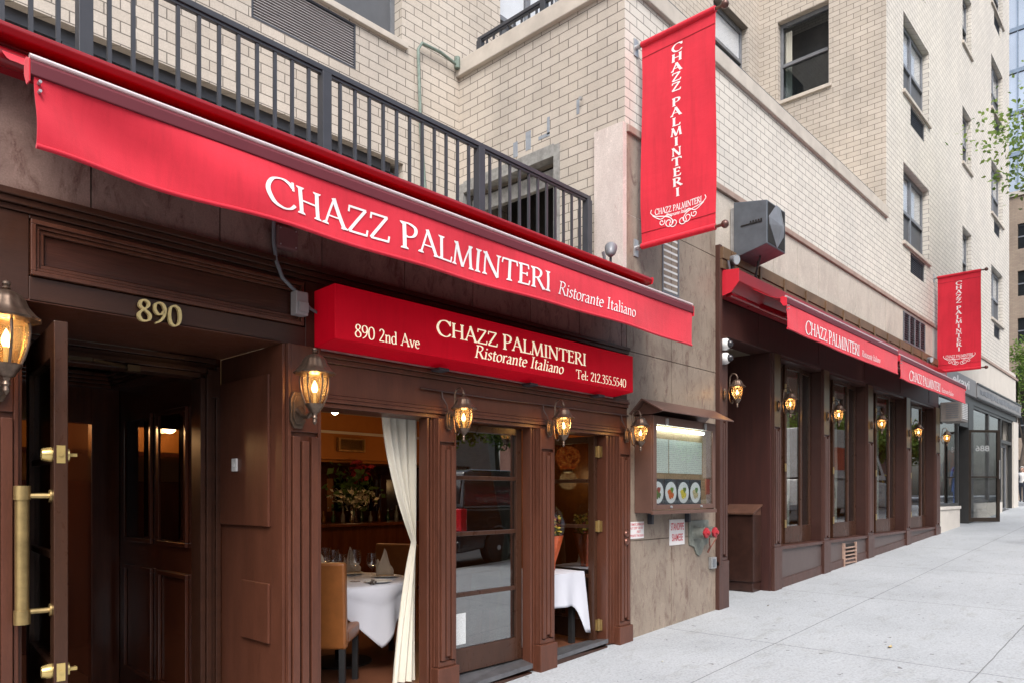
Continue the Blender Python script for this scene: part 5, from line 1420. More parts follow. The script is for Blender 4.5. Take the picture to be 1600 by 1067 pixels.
# curtain tied back against the pilaster
def curtain_fn(u, v):
    z = 2.33 - 2.24 * v
    zt_ = 1.20
    if z > zt_:
        q = (2.33 - z) / (2.33 - zt_); w = .335 * (1 - q ** 1.7) + .035
    else:
        q = (zt_ - z) / (zt_ - .09); w = .035 + .20 * q ** .75
    xr = 3.80
    return (xr - w + w * u, .27 + .022 * math.sin(u * 26) * (.5 + w) + .02 * math.sin(7 * u + 2 * z), z)
m = MB(); m.grid(curtain_fn, 60, 50, (0, .003, 0))
tag(m.build('curtain', CURT, smooth=True, angle=80), 'cream curtain tied back to the pilaster beside the set dining table', 'curtain')
def curtain_fn2(u, v):
    z = 2.33 - 2.2 * v
    w = .04 + (.27 * (1 - ((2.33 - z) / 1.13) ** 1.6) if z > 1.2 else .16 * ((1.2 - z) / 1.07) ** .75)
    return (5.06 - w * (1 - u), .42 + .02 * math.sin(u * 24), z)
m2 = MB(); m2.grid(curtain_fn2, 50, 40, (0, .003, 0))
tag(m2.build('curtain', CURT, smooth=True, angle=80), 'cream curtain hanging behind the closed glass door', 'curtain')
for i, (a, b) in enumerate(bays):
    bx_ = b - .13
    def cf(u, v, bx_=bx_):
        w = .30 * (1 - .75 * math.exp(-((v - .55) / .16) ** 2)) + .04
        return (bx_ - w * (1 - u), .48 + .025 * math.sin(u * 20), 3.5 - 2.6 * v)
    m = MB(); m.grid(cf, 40, 30, (0, .003, 0))
    tag(m.build('curtain', CURT, smooth=True, angle=80), 'cream curtain gathered inside the %s tall window bay' % ('first', 'second', 'third', 'fourth')[i], 'curtain', 'curtains in the tall window bays')
# rectangular table by the folded door
QX0, QX1, QY0, QY1, QZ = 4.98, 5.91, .19, .82, .815
t = thing('rectangular_table', 'small rectangular table under a white cloth by the folded glass door', 'table', (5.45, .5, FL))
m = MB(); m.box(QX0 + .01, QX1 - .01, QY0 + .01, QY1 - .01, QZ - .03, QZ - .002); m.build('tabletop', WOODD, t)
for x in (QX0 + .08, QX1 - .08):
    for y in (QY0 + .08, QY1 - .08):
        m = MB(); m.box(x - .025, x + .025, y - .025, y + .025, FL, QZ - .031); m.build('leg', BLACK, t)
def rect_cloth(u, v):
    a = 4 * u
    k = int(a) % 4; q = a - int(a)
    P = [(QX0, QY0), (QX1, QY0), (QX1, QY1), (QX0, QY1)]
    p0, p1 = P[k], P[(k + 1) % 4]
    x, y = p0[0] + (p1[0] - p0[0]) * q, p0[1] + (p1[1] - p0[1]) * q
    cx, cy = (QX0 + QX1) / 2, (QY0 + QY1) / 2
    if v < .3:
        s_ = v / .3; return (cx + (x - cx) * s_, cy + (y - cy) * s_, QZ)
    t_ = (v - .3) / .7
    cd = min(q, 1 - q)
    ex = math.exp(-(cd / .10) ** 2)
    drop = (.33 + .30 * ex) * t_
    ox, oy = (x - cx) / abs(QX1 - cx), (y - cy) / abs(QY1 - cy)
    bulge = .012 + t_ * (.012 + .018 * math.sin(q * 21 + k)) + .02 * ex * t_
    return (x + ox * bulge * (abs(ox) > .98), y + oy * bulge * (abs(oy) > .98), QZ - .002 - drop)
m = MB(); m.grid(rect_cloth, 160, 20); o = m.build('tablecloth', CLOTHW, smooth=True, angle=70); o.modifiers.new('t', 'SOLIDIFY').thickness = .003
tag(o, 'white tablecloth with long hanging corner over the small rectangular table', 'tablecloth')
# wrapped bouquet
BQX, BQY = 5.70, .46
t = thing('wrapped_bouquet', 'bouquet in orange cellophane standing on the small white table', 'bouquet', (BQX, BQY, QZ))
m = MB(); m.lathe([(.055, QZ + .002), (.06, QZ + .08), (.10, QZ + .22), (.135, QZ + .36)], (BQX, BQY, 0), 26, wob=lambda a: 1 + .12 * math.sin(7 * a)); m.build('orange_wrap', M('orange_cellophane', (.50, .10, .035), .15, var=.3, vs=20, coat=.5), t, smooth=True, angle=25)
m = MB(); m.lathe([(.137, QZ + .36), (.16, QZ + .47), (.12, QZ + .60), (.05, QZ + .68)], (BQX, BQY, 0), 22, wob=lambda a: 1 + .10 * math.sin(5 * a)); m.build('clear_wrap', glass_mat('clear_cellophane', (.92, .92, .92), 1.5, .1, 1.5), t, smooth=True, angle=25)
m = MB()
for i in range(300):
    a, rr, z = random.uniform(0, 6.28), .12 * math.sqrt(random.random()), QZ + .36 + random.uniform(0, .2)
    c = Vector((BQX + rr * math.cos(a), BQY + rr * math.sin(a), z)); d = Vector((random.gauss(0, 1), random.gauss(0, 1), random.gauss(0, 1))).normalized(); e = d.orthogonal().normalized()
    s = random.uniform(.012, .03); m.cur = random.choice((0, 0, 1, 1, 1, 2)); m.add([c - d * s, c + e * s * .6, c + d * s, c - e * s * .6], [(0, 1, 2, 3)])
m.build('flowers', [LEAFD, M('yellow_petal', (.62, .45, .05), .6), M('dark_red_petal', (.30, .03, .03), .6)], t)
# bar with mirrors and flowers, pendant, ceiling light
t = thing('bar', 'dark wooden bar with mirrored back wall deep inside the dining room', 'bar', (6.4, 5.6, FL))
m = MB(); m.box(3.6, 8.6, 4.7, 5.1, FL, 1.12); m.box(3.55, 8.65, 4.62, 5.15, 1.12, 1.17); m.build('counter', MAHOG, t, bevel=.008)
m = MB(); m.box(3.6, 9.2, 6.4, 6.6, FL, 2.10); m.box(3.6, 9.2, 6.1, 6.4, 1.0, 1.06); m.box(3.6, 9.2, 6.2, 6.4, 1.95, 2.0)
for k in range(9): m.box(3.6 + .62 * k, 3.72 + .62 * k, 6.3, 6.4, 1.06, 1.95)
m.build('back_wall', MAHOG, t, bevel=.005)
for k in range(8):
    m = MB(); m.box(3.74 + .62 * k, 4.2 + .62 * k, 6.385, 6.395, 1.30, 1.86); m.build('mirror', CHROME, t)
BOT = [M('bottle_glass_%s' % n, c, .08, coat=.6, var=.3) for n, c in (('amber', (.20, .07, .01)), ('green', (.02, .07, .03)), ('clear', (.35, .36, .35)))]
for k in range(26):
    x = 3.85 + .19 * k
    m = MB(); h = random.uniform(.24, .33); m.lathe([(.035, 0), (.037, .01), (.037, h * .55), (.014, h * .72), (.013, h), (.0001, h + .002)], (x, 6.22, 1.062), 10)
    tag(m.build('bottle', BOT[k % 3], smooth=True), 'bottle standing in the row on the back shelf of the bar', 'bottle', 'bottles in the row behind the bar')
t = thing('flower_vase', 'tall glass vase of white blossoms and red amaryllis on the dark bar', 'vase', (6.35, 4.85, 1.172))
VX, VY, VZ = 6.35, 4.85, 1.172
m = MB(); m.lathe([(.05, VZ), (.06, VZ + .02), (.05, VZ + .30), (.065, VZ + .33), (.06, VZ + .33), (.045, VZ + .30), (.05, VZ + .03), (.0001, VZ + .02)], (VX, VY, 0), 16); m.build('vase', GLASSW, t, smooth=True)
def petals(n, cfun, srange, mat, name):
    m = MB()
    for i in range(n):
        c = Vector(cfun()); d = Vector((random.gauss(0, 1), random.gauss(0, 1), random.gauss(0, 1))).normalized(); e = d.orthogonal().normalized(); s = random.uniform(*srange)
        m.add([c - d * s, c + e * s * .6 + d.cross(e) * s * .2, c + d * s, c - e * s * .6], [(0, 1, 2, 3)])
    m.build(name, mat, t)
sphr = lambda c, r: (lambda: (lambda v: (c[0] + v.x * r[0], c[1] + v.y * r[1], c[2] + v.z * r[2]))(Vector((random.gauss(0, .5), random.gauss(0, .5), random.gauss(0, .5)))))
petals(420, sphr((VX, VY, VZ + .38), (.30, .25, .12)), (.02, .05), M('white_blossom', (.62, .58, .46), .7), 'white_blossoms')
petals(90, sphr((VX + .10, VY, VZ + .78), (.16, .14, .13)), (.03, .07), M('red_amaryllis', (.22, .010, .018), .5), 'red_flowers')
petals(200, sphr((VX, VY, VZ + .52), (.40, .3, .28)), (.03, .09), LEAFD, 'leaves')
m = MB(); m.tube([(VX, VY, VZ + .1), (VX + .08, VY, VZ + .8)], .009, 6); m.tube([(VX, VY, VZ + .1), (VX - .1, VY, VZ + .7)], .009, 6); m.build('stems', LEAFD, t)
def warm_light(name, loc, e, r=.05, par=None, col=(1, .58, .25)):
    ld = bpy.data.lights.new(name, 'POINT'); ld.energy = e; ld.color = col; ld.shadow_soft_size = r
    o = bpy.data.objects.new(name, ld); COL.objects.link(o); o.location = loc
    if par is not None:
        o.parent = par; o.location = Vector(loc) - ORG[par.name]
t = thing('track_spotlight', 'bright round lamp on a track under the dining room ceiling', 'ceiling lamp', (4.77, 3.0, 2.79))
m = MB(); m.box(4.4, 5.2, 2.97, 3.03, 2.76, 2.799); m.build('track', CEILW, t)
m = MB(); m.tube([(4.77, 3.0, 2.76), (4.77, 2.98, 2.68), (4.77, 2.95, 2.60)], [.012, .03, .045], 12); m.build('head', WHITEP, t)
m = MB(); m.ball((4.77, 2.93, 2.565), .045, 12); m.build('lamp', emit_mat('lit_spot_lamp', (1, .75, .42), 30), t, smooth=True)
warm_light('lamp_light', (4.77, 2.86, 2.48), 15, .06, t)
PENDG, _nt, _b = newmat('mottled_orange_glass')
_n = noise(_nt, pos(_nt), 26, 4, .7, 1.0)
_c = ramp(_nt, _n, [(.38, (.10, .012, .003)), (.5, (.50, .06, .008)), (.62, (.85, .28, .06))])
_nt.links.new(_c, _b.inputs['Base Color']); _nt.links.new(_c, _b.inputs['Emission Color']); _b.inputs['Emission Strength'].default_value = .8; _b.inputs['Roughness'].default_value = .2
for i, (x, y, z, lb) in enumerate(((7.55, 1.7, 2.08, 'round mottled orange pendant lamp seen through the folded glass door'), (6.9, 3.7, 2.1, 'round mottled orange pendant lamp above the bar stools side'), (4.2, 4.2, 2.25, 'round mottled orange pendant lamp near the bar counter'))):
    t = thing('pendant_lamp', lb, 'pendant lamp', (x, y, z), 'orange pendant lamps')
    m = MB(); m.lathe([(.03, z - .15), (.10, z - .14), (.16, z - .05), (.17, z + .02), (.14, z + .10), (.07, z + .14), (.03, z + .15)], (x, y, 0), 24); m.build('shade', PENDG, t, smooth=True)
    m = MB(); m.tube([(x, y, z + .15), (x, y, 2.80)], .006, 6); m.build('cord', BLACK, t)
    m = MB(); m.lathe([(.02, z - .20), (.07, z - .19), (.06, z - .152)], (x, y, 0), 16); m.build('finial_cup', GALV, t, smooth=True)
    warm_light('pendant_light', (x, y, z - .3), 3.6, .12, t)
t = thing('wall_lamp', 'small lit wall lamp in the room behind the entrance vestibule', 'wall lamp', (1.0, 4.7, 2.35))
m = MB(); m.ball((1.0, 4.75, 2.4), .07, 12); m.build('shade', emit_mat('lit_wall_lamp', (1, .6, .25), 8), t, smooth=True)
m = MB(); m.tube([(1.0, 4.75, 2.4), (1.0, 4.9, 2.35)], .015, 8); m.build('arm', BRASSD, t)
warm_light('wall_lamp_light', (1.0, 4.55, 2.4), 16, .08, t)
for x, lb in ((10.8, 'recessed lamp in the ceiling behind the first tall window bay'), (15.2, 'recessed lamp in the ceiling behind the third tall window bay')):
    t = thing('ceiling_lamp', lb, 'ceiling lamp', (x, 2.5, 3.71))
    m = MB(); m.lathe([(.09, 3.70), (.10, 3.71), (.10, 3.719)], (x, 2.5, 0), 18); m.build('rim', WHITEP, t)
    m = MB(); m.lathe([(.0001, 3.698), (.08, 3.699)], (x, 2.5, 0), 18); m.build('lamp', emit_mat('lit_recessed_lamp', (1, .8, .55), 20), t)
    warm_light('ceiling_lamp_light', (x, 2.5, 3.6), 8, .08, t)
m = MB(); m.box(7.35, 7.85, 4.99, 5.0, 2.20, 2.45)
go = louvre(lambda u, z, d: (u, 4.985 - .06 + d, z), 6.15, 6.62, 2.24, 2.44, 0, 10, BRASSD, BRASSD, name='air_grille', parent=it)
# host stand in the recessed entrance
t = thing('host_stand', 'dark wooden host stand with sloping top in the recessed entrance', 'host stand', (9.85, .35, gz(9.8)))
HS0, HS1, HY0, HY1 = 9.72, 9.98, .13, .60
HZ = gz(9.85)
m = MB(); m.box(HS0, HS1, HY0, HY1, HZ + .14, 1.30); m.box(HS0 + .02, HS1 - .01, HY0 + .015, HY1 - .02, HZ, HZ + .138); m.build('body', M('worn_dark_stand', (.035, .015, .011), .35, var=.4, vs=7, bs=.1), t, bevel=.006)
m = MB(); m.prism([(HS0 - .03, 1.31), (HS1 + .01, 1.43), (HS1 + .01, 1.455), (HS0 - .03, 1.335)], on_y, HY0 - .02, HY1 + .02); m.prism([(HS0 + .002, 1.301), (HS1 - .002, 1.301), (HS1 - .002, 1.425), (HS0 + .002, 1.315)], on_y, HY0 + .002, HY1 - .002); m.build('sloping_top', M('scuffed_brown_top', (.10, .05, .035), .3, var=.4, vs=9), t, bevel=.004)

# ------------------------------------------------------------------ grey corner shop beyond the restaurant
sh = thing('corner_shop', 'grey fronted shop with large windows and an open glass door beyond the restaurant', 'shop', (24.5, 0, 1))
m = MB(); m.box(19.3, 22.92, -.07, .05, 4.20, 4.64); m.build('name_board', GREYF, sh, bevel=.006)
m = MB(); m.box(22.95, 29.78, -.09, .05, 4.19, 4.60)
m.build('fascia_board', GREYF, sh, bevel=.006)
m = MB(); m.box(22.95, 29.78, -.11, -.091, 4.56, 4.605); m.box(22.95, 29.78, -.11, -.091, 4.185, 4.22); m.build('fascia_edge', GREYD, sh)
m = MB(); m.box(19.3, 29.6, .0, .12, 4.002, 4.185); m.build('transom', GREYD, sh)
m = MB()
rr = random.Random(3)
x = 23.3
while x < 29.4:
    w = rr.uniform(.10, .2); m.box(x, x + w, -.098, -.091, 4.30 + rr.uniform(0, .04), 4.47 + rr.uniform(-.04, .03)); x += w + .06
m.build('relief_ornament', GREYM, sh)
m = MB(); sans_text(m, 'ekavi', lambda X, Yv, l: (X, -.071 - l, Yv), .24, width=1.8, x0=20.3, y0=4.33, bold=.02); m.build('lettering', WHITE, sh)
m = MB()
def frame(mb, a, b, z0, z1, y=.02, w=.07, d=.1):
    mb.box(a, a + w, y, y + d, z0, z1); mb.box(b - w, b, y, y + d, z0, z1); mb.box(a + w, b - w, y, y + d, z0, z0 + w); mb.box(a + w, b - w, y, y + d, z1 - w, z1)
for (a, b, z0) in ((19.3, 21.35, 1.30), (22.95, 25.1, 1.35), (25.12, 27.0, 1.35)):
    m = MB(); frame(m, a, b, z0, 4.0); fo = m.build('shop_window', GREYD, sh, bevel=.004)
    p = MB(); p.box(a + .07, b - .07, .06, .068, z0 + .07, 3.93); p.build('pane', GLASSF, fo)
m = MB(); m.box(19.26, 21.35, -.01, .3, .5, 1.295); m.box(22.95, 27.0, -.01, .3, .6, 1.345); m.box(28.95, 29.76, -.02, .3, .9, 3.99); m.box(19.28, 21.35, -.04, -.011, 1.22, 1.296); m.build('stone_base', LIMEST, sh, bevel=.006)
m = MB(); m.box(22.36, 22.94, -.005, .6, .6, 4.0); m.box(21.36, 22.35, .0, .1, 3.35, 4.0); m.box(21.36, 22.35, .9, 1.0, .6, 4.0); m.build('dark_pier', GREYD, sh)
m = MB(); frame(m, 27.02, 28.93, 1.04, 4.0, y=.03); m.box(27.09, 28.86, .03, .13, 3.2, 3.3); fo = m.build('side_door', GREYD, sh, bevel=.004)
m = MB(); frame(m, 27.3, 28.5, 1.05, 3.2, y=.14, w=.10, d=.06); m.build('door_leaf', GREYM, fo)
m = MB(); m.box(27.4, 28.4, .16, .168, 1.15, 3.1); m.build('pane', GLASSF, fo)
hx2, hy2 = 22.36, .0
ld2 = Vector((.75, -.66, 0)).normalized(); ln2 = Vector((-ld2.y, ld2.x, 0))
def lf2(u, d, z): return Vector((hx2, hy2, 0)) + ld2 * u + ln2 * d + Vector((0, 0, z))
ol = glazed_leaf(sh, lf2, .90, gz(22.7) + .03, 3.30, (2.05,), name='open_glass_door', wood=M('dark_bronze_frame', (.05, .038, .03), .35, metal=.5), glass=GLASSF, stile=.08, bot=.11)
m = MB(); sans_text(m, '886', lambda X, Yv, l: lf2(.62 - X, .0285, Yv), .155, width=.40, x0=0, y0=2.74, bold=.012); m.build('lettering', WHITE, ol)
m = MB(); m.tube([lf2(.84, -.06, 2.0), lf2(.84, -.06, 2.5)], .014, 8); m.build('pull_handle', GALV, ol)
m = MB(); m.box(19.3, 29.4, 3.0, 3.1, .8, 4.0); m.box(19.3, 29.4, .35, 3.0, 3.96, 4.0); m.box(19.3, 29.4, .35, 3.0, .7, .8); m.build('shop_interior', M('pale_shop_interior', (.35, .33, .31), .8, var=.4, vs=2), sh)
m = MB()
cols = [M('display_' + n, c, .6) for n, c in (('pink', (.6, .15, .25)), ('blue', (.06, .15, .45)), ('white', (.7, .7, .7)), ('red', (.5, .04, .04)))]
for k in range(26):
    a = 23.2 + .15 * k; m.cur = k % 4; zz = rr.uniform(1.5, 2.9); m.box(a, a + .12, .8 + .3 * (k % 3), .9 + .3 * (k % 3), zz, zz + rr.uniform(.2, .5))
m.build('window_display', cols, sh)
t = thing('window_air_conditioner', 'greyish window air conditioner box jutting above the grey shop window', 'air conditioner', (19.8, 0, 3.3))
m = MB(); m.box(19.5, 20.12, -.42, .02, 3.30, 3.76); m.build('case', M('brownish_grey_case', (.26, .235, .215), .5), t, bevel=.012)
m = MB()
for k in range(9): m.box(19.56, 20.06, -.434, -.421, 3.36 + .042 * k, 3.385 + .042 * k)
m.build('grille', WHITEP, t)
m = MB()
for k in range(7): m.box(19.493, 19.499, -.36, -.1, 3.38 + .05 * k, 3.40 + .05 * k)
m.build('side_vents', GREYM, t)

# ------------------------------------------------------------------ trees
def tree(x, y, z0, h, cr, n, label, seed, leaf=.10, mat=None, cat='tree', trunk_r=.14, branches=14, cz=None, group=None):
    rr = random.Random(seed)
    t = thing('street_tree', label, cat, (x, y, z0), group)
    m = MB()
    top = z0 + h
    trunk = [(x + .12 * math.sin(k * 1.3 + seed), y + .12 * math.cos(k * 1.7 + seed), z0 + h * .62 * k / 6) for k in range(7)]
    m.tube(trunk, [trunk_r * (1 - .085 * k) for k in range(7)], 9)
    ends = []
    cz = z0 + h * .66 if cz is None else cz
    for k in range(branches):
        b = Vector(trunk[3 + k % 4]); a = rr.uniform(0, 6.28); el = rr.uniform(-.2, 1.1)
        L = rr.uniform(.55, .98)
        e = Vector((x + math.cos(a) * math.cos(el) * cr[0] * L, y + math.sin(a) * math.cos(el) * cr[1] * L, cz + math.sin(el) * cr[2] * L))
        mid = (b + e) / 2 + Vector((rr.uniform(-.2, .2), rr.uniform(-.2, .2), rr.uniform(0, .35)))
        m.tube([b, mid, e], [trunk_r * .38, trunk_r * .22, .012], 6); ends += [mid.lerp(e, .4), mid.lerp(e, .75), e]
    m.build('trunk', BARK, t, smooth=True)
    m = MB()
    cl = []
    for e in ends:
        for q in range(3):
            cl.append((e + Vector((rr.gauss(0, .22) * cr[0] * .6, rr.gauss(0, .22) * cr[1] * .6, rr.gauss(0, .2) * cr[2] * .6)), rr.uniform(.16, .34) * min(cr)))
    for i in range(n):
        c, r = cl[i % len(cl)]
        p = c + Vector((rr.gauss(0, .55), rr.gauss(0, .55), rr.gauss(0, .45))) * r
        d = Vector((rr.gauss(0, 1), rr.gauss(0, 1), rr.gauss(0, .6) - .4)).normalized(); e = d.orthogonal().normalized(); e = (Matrix.Rotation(rr.uniform(0, 6.28), 3, d) @ e)
        s = leaf * rr.uniform(.6, 1.25)
        m.cur = 0 if rr.random() < .8 else 1
        m.add([p, p + d * s * .35 + e * s * .28, p + d * s, p + d * s * .35 - e * s * .28], [(0, 1, 2, 3)])
    m.build('crown', [mat or LEAF, LEAFD], t)
    return t
tree(18.5, -3.75, gz(16.6), 11.5, (2.3, 2.7, 2.2), 14000, 'street tree whose leafy branches enter the picture at the right edge', 5, leaf=.115, cz=8.5, branches=24)
tree(47.5, 2.3, gz(30), 9.5, (1.8, 1.8, 2.6), 5000, 'small green street tree on the next block behind the man in a white shirt', 9, leaf=.17)
OT = [(6, -20.8, 8.5), (14.5, -20.6, 9), (21.5, -20.9, 8), (25.8, -20.6, 8.5), (30.0, -20.8, 8), (46, -20.5, 8.5), (51, -20.7, 9), (56, -20.4, 8.5), (62, -20.6, 9)]
for i, (x, y, h) in enumerate(OT):
    tree(x, y, gz(x), h, (2.7, 2.2, 2.4), 6500, ('green street tree across the road, opposite the entrance', 'green street tree across the road, opposite the closed glass door', 'green street tree across the road, opposite the recessed entrance', 'green street tree across the road, next to the crossing but one', 'green street tree across the road, right beside the crossing', 'green street tree across the road on the next block, nearest the crossing', 'second green street tree from the crossing across the road', 'third green street tree from the crossing across the road', 'fourth green street tree from the crossing across the road')[i], 20 + i, mat=LEAFB, leaf=.26, cz=gz(x) + 3.9, group='street trees across the road')
# fallen leaf
m = MB(); zz = gz(7.6)
c = Vector((7.62, -2.22, gz(7.62) + .006)); m.grid(lambda u, v: (c.x + .09 * (u - .5), c.y + .035 * (v - .5) * math.sin(math.pi * min(max(u, .02), .98)), c.z + .012 * (u - .5) ** 2 * 4 + .006 * abs(v - .5)), 8, 4, (0, 0, .001))
tag(m.build('fallen_leaf', M('yellow_leaf', (.55, .42, .20), .7), smooth=True), 'single yellow fallen leaf lying on the grey sidewalk', 'leaf')

for (lx, ly, sz, lb) in ((8.95, -.42, .05, 'small dark leaf scrap on the sidewalk in front of the brown corner post'), (5.9, -.75, .035, 'tiny pale paper scrap on the sidewalk beside the last door threshold'), (9.6, -3.3, .06, 'brown curled leaf lying out on the open sidewalk slabs')):
    m = MB(); zz = gz(lx) + .005
    m.grid(lambda u, v: (lx + sz * (u - .5), ly + sz * .5 * (v - .5) * math.sin(math.pi * min(max(u, .02), .98)), zz + .02 * (u - .5) ** 2 + .005 * abs(v - .5)), 8, 4, (0, 0, .001))
    tag(m.build('litter_scrap', M('scrap_' + str(int(lx * 10)), (.12, .09, .05) if lx != 5.9 else (.6, .58, .5), .8), smooth=True), lb, 'scrap')

# ------------------------------------------------------------------ people
def person(x, y, z0, face, label, hgt, top, legs, skin=(.46, .28, .21), hair=(.05, .035, .025), skirt=False, stride=.22, hairlen=0.0, arms=(0.25, -.2), shoes=(.02, .02, .02)):
    t = thing('person', label, 'person', (x, y, z0))
    s = hgt / 1.75
    ca, sa = math.cos(face), math.sin(face)
    W = lambda a, b, z: (x + (a * ca - b * sa) * s, y + (a * sa + b * ca) * s, z0 + z * s)     # a forward, b left
    V = [('pel', (0, 0, .95), (.155, .125)), ('wst', (.0, 0, 1.10), (.135, .105)), ('che', (.01, 0, 1.30), (.165, .12)), ('shc', (0, 0, 1.42), (.12, .09)), ('nek', (.015, 0, 1.50), (.055, .055)), ('hd0', (.03, 0, 1.58), (.075, .085)), ('hd1', (.025, 0, 1.68), (.078, .095))]
    E = [(0, 1), (1, 2), (2, 3), (3, 4), (4, 5), (5, 6)]
    V.append(('top', (.015, 0, 1.735), (.045, .055))); E.append((6, 7))
    V.append(('nose', (.118, 0, 1.615), (.014, .014))); E.append((5, 8))
    for sd in (1, -1):
        st = stride * sd
        i = len(V)
        V += [('hip', (0, .085 * sd, .88), (.095, .095)), ('kne', (st * .45 + .03, .09 * sd, .50), (.058, .06)), ('ank', (st - (.06 if sd < 0 else 0), .09 * sd, .10 + (.05 if st < 0 else 0)), (.042, .042)), ('toe', (st + .14, .10 * sd, .035 + (.0 if st >= 0 else .0)), (.036, .045))]
        E += [(0, i), (i, i + 1), (i + 1, i + 2), (i + 2, i + 3)]
        i = len(V); sw = arms[0 if sd > 0 else 1]
        V += [('shl', (0, .185 * sd, 1.40), (.062, .062)), ('elb', (sw * .4 - .04, .225 * sd, 1.12), (.044, .044)), ('wri', (sw + .03, .22 * sd, .89), (.030, .030)), ('plm', (sw + .045, .218 * sd, .82), (.018, .036))]
        E += [(3, i), (i, i + 1), (i + 1, i + 2), (i + 2, i + 3)]
        pi_ = i + 3
        for q in range(4):
            j = len(V); fx_ = -.025 + .017 * q
            V += [('f1', (sw + .05 + fx_, .213 * sd, .775 - .004 * abs(q - 1)), (.0085, .0085)), ('f2', (sw + .058 + fx_, .205 * sd, .735 - .006 * abs(q - 1)), (.007, .007))]
            E += [(pi_, j), (j, j + 1)]
        j = len(V); V += [('t1', (sw + .085, .20 * sd, .81), (.009, .009)), ('t2', (sw + .10, .192 * sd, .775), (.007, .007))]; E += [(pi_, j), (j, j + 1)]
    me = bpy.data.meshes.new('body'); me.from_pydata([W(*v[1]) for v in V], E, [])
    o = bpy.data.objects.new('body_tmp', me); COL.objects.link(o)
    o.modifiers.new('skin', 'SKIN').use_smooth_shade = True
    if not me.skin_vertices: 
        bm = bmesh.new(); bm.from_mesh(me); bm.verts.layers.skin.verify(); bm.to_mesh(me); bm.free()
    for i, v in enumerate(V):
        sv = me.skin_vertices[0].data[i]; sv.radius = (v[2][0] * s, v[2][1] * s); sv.use_root = (i == 0)
    sb = o.modifiers.new('sub', 'SUBSURF'); sb.levels = 1; sb.render_levels = 1
    dg = bpy.context.evaluated_depsgraph_get()
    b = bpy.data.meshes.new_from_object(o.evaluated_get(dg)); b.name = 'body'
    bpy.data.objects.remove(o)
    b.materials.clear()
    def mm(n, c, r=.7): return M(n, c, r, var=.1)
    for q in (mm('skin', skin, .5), mm('top_cloth', top), mm('leg_cloth', legs), mm('shoe', shoes, .4)): b.materials.append(q)
    for p in b.polygons:
        c = p.center; z = (c.z - z0) / s
        dx, dy = c.x - x, c.y - y; bb = abs(-dx * sa + dy * ca) / s
        k = 0
        if z > 1.50: k = 0
        elif z > 1.0 or (z > .86 and bb > .16): k = 1
        if bb > .165 and z < (.90 if not skirt else 1.1): k = 0
        elif z <= 1.0 and bb <= .165: k = 2
        if z < .085: k = 3
        p.material_index = k
    b.polygons.foreach_set('use_smooth', [True] * len(b.polygons))
    b.transform(Matrix.Translation((-x, -y, -z0)))
    bo = bpy.data.objects.new('body', b); COL.objects.link(bo); bo.parent = t; ORG[bo.name] = Vector((x, y, z0))
    m = MB(); hc = W(-.005, 0, 1.69)
    def hairf(u, v):
        a = 2 * math.pi * u; ph = (v * (1.75 if abs(math.atan2(math.sin(a), math.cos(a))) > 1.0 else .75))
        r = .104 * s
        lx, ly, lz = r * 1.12 * math.sin(ph) * math.cos(a), r * math.sin(ph) * math.sin(a), r * 1.1 * math.cos(ph) - (hairlen if abs(math.atan2(math.sin(a), math.cos(a))) > 1.0 else 0) * max(0, v - .6)
        return (hc[0] + lx * ca - ly * sa, hc[1] + lx * sa + ly * ca, hc[2] + lz)
    m.grid(hairf, 28, 10, (0, 0, -.006)); m.build('hair', M('hair', hair, .6, var=.3, vs=60), t, smooth=True, angle=80)
    m = MB()
    for sd in (1, -1): m.ball(W(.103, .034 * sd, 1.645), .011 * s, 8)
    m.build('eyes', M('eye', (.03, .02, .02), .2), t)
    m = MB(); m.ball(W(.098, 0, 1.565), .016 * s, 8, .35); m.build('mouth', M('lip', (.30, .10, .09), .5), t)
    m = MB()
    for sd in (1, -1): m.ball(W(.02, .088 * sd, 1.63), .022 * s, 8, 1.4)
    m.build('ears', M('ear_skin', skin, .5), t)
    if skirt:
        m = MB()
        vs = lambda u, v: W((.165 + .06 * v) * math.cos(6.2832 * u), (.175 + .05 * v) * math.sin(6.2832 * u) * (1 + .03 * math.sin(40 * u)), 1.10 - .58 * v)
        m.grid(vs, 28, 8, None); o = m.build('skirt', M('skirt_cloth', legs, .7), t, smooth=True); o.modifiers.new('t', 'SOLIDIFY').thickness = .005
    return t
person(44.2, 1.93, gz(30), math.pi, 'white haired man in a white shirt and dark trousers walking at the far corner', 1.76, (.66, .64, .62), (.03, .035, .05), hair=(.55, .53, .50))
person(30.35, -1.75, gz(29.9), math.pi, 'woman in a blue dress walking on the sidewalk near the corner shop', 1.68, (.10, .20, .52), (.08, .17, .50), skirt=True, hair=(.30, .19, .09), hairlen=.35, arms=(.25, .28))
person(17.3, -2.6, gz(17.3), math.pi, 'man in a black suit walking along the sidewalk past the tall windows', 1.80, (.02, .02, .024), (.018, .018, .02))

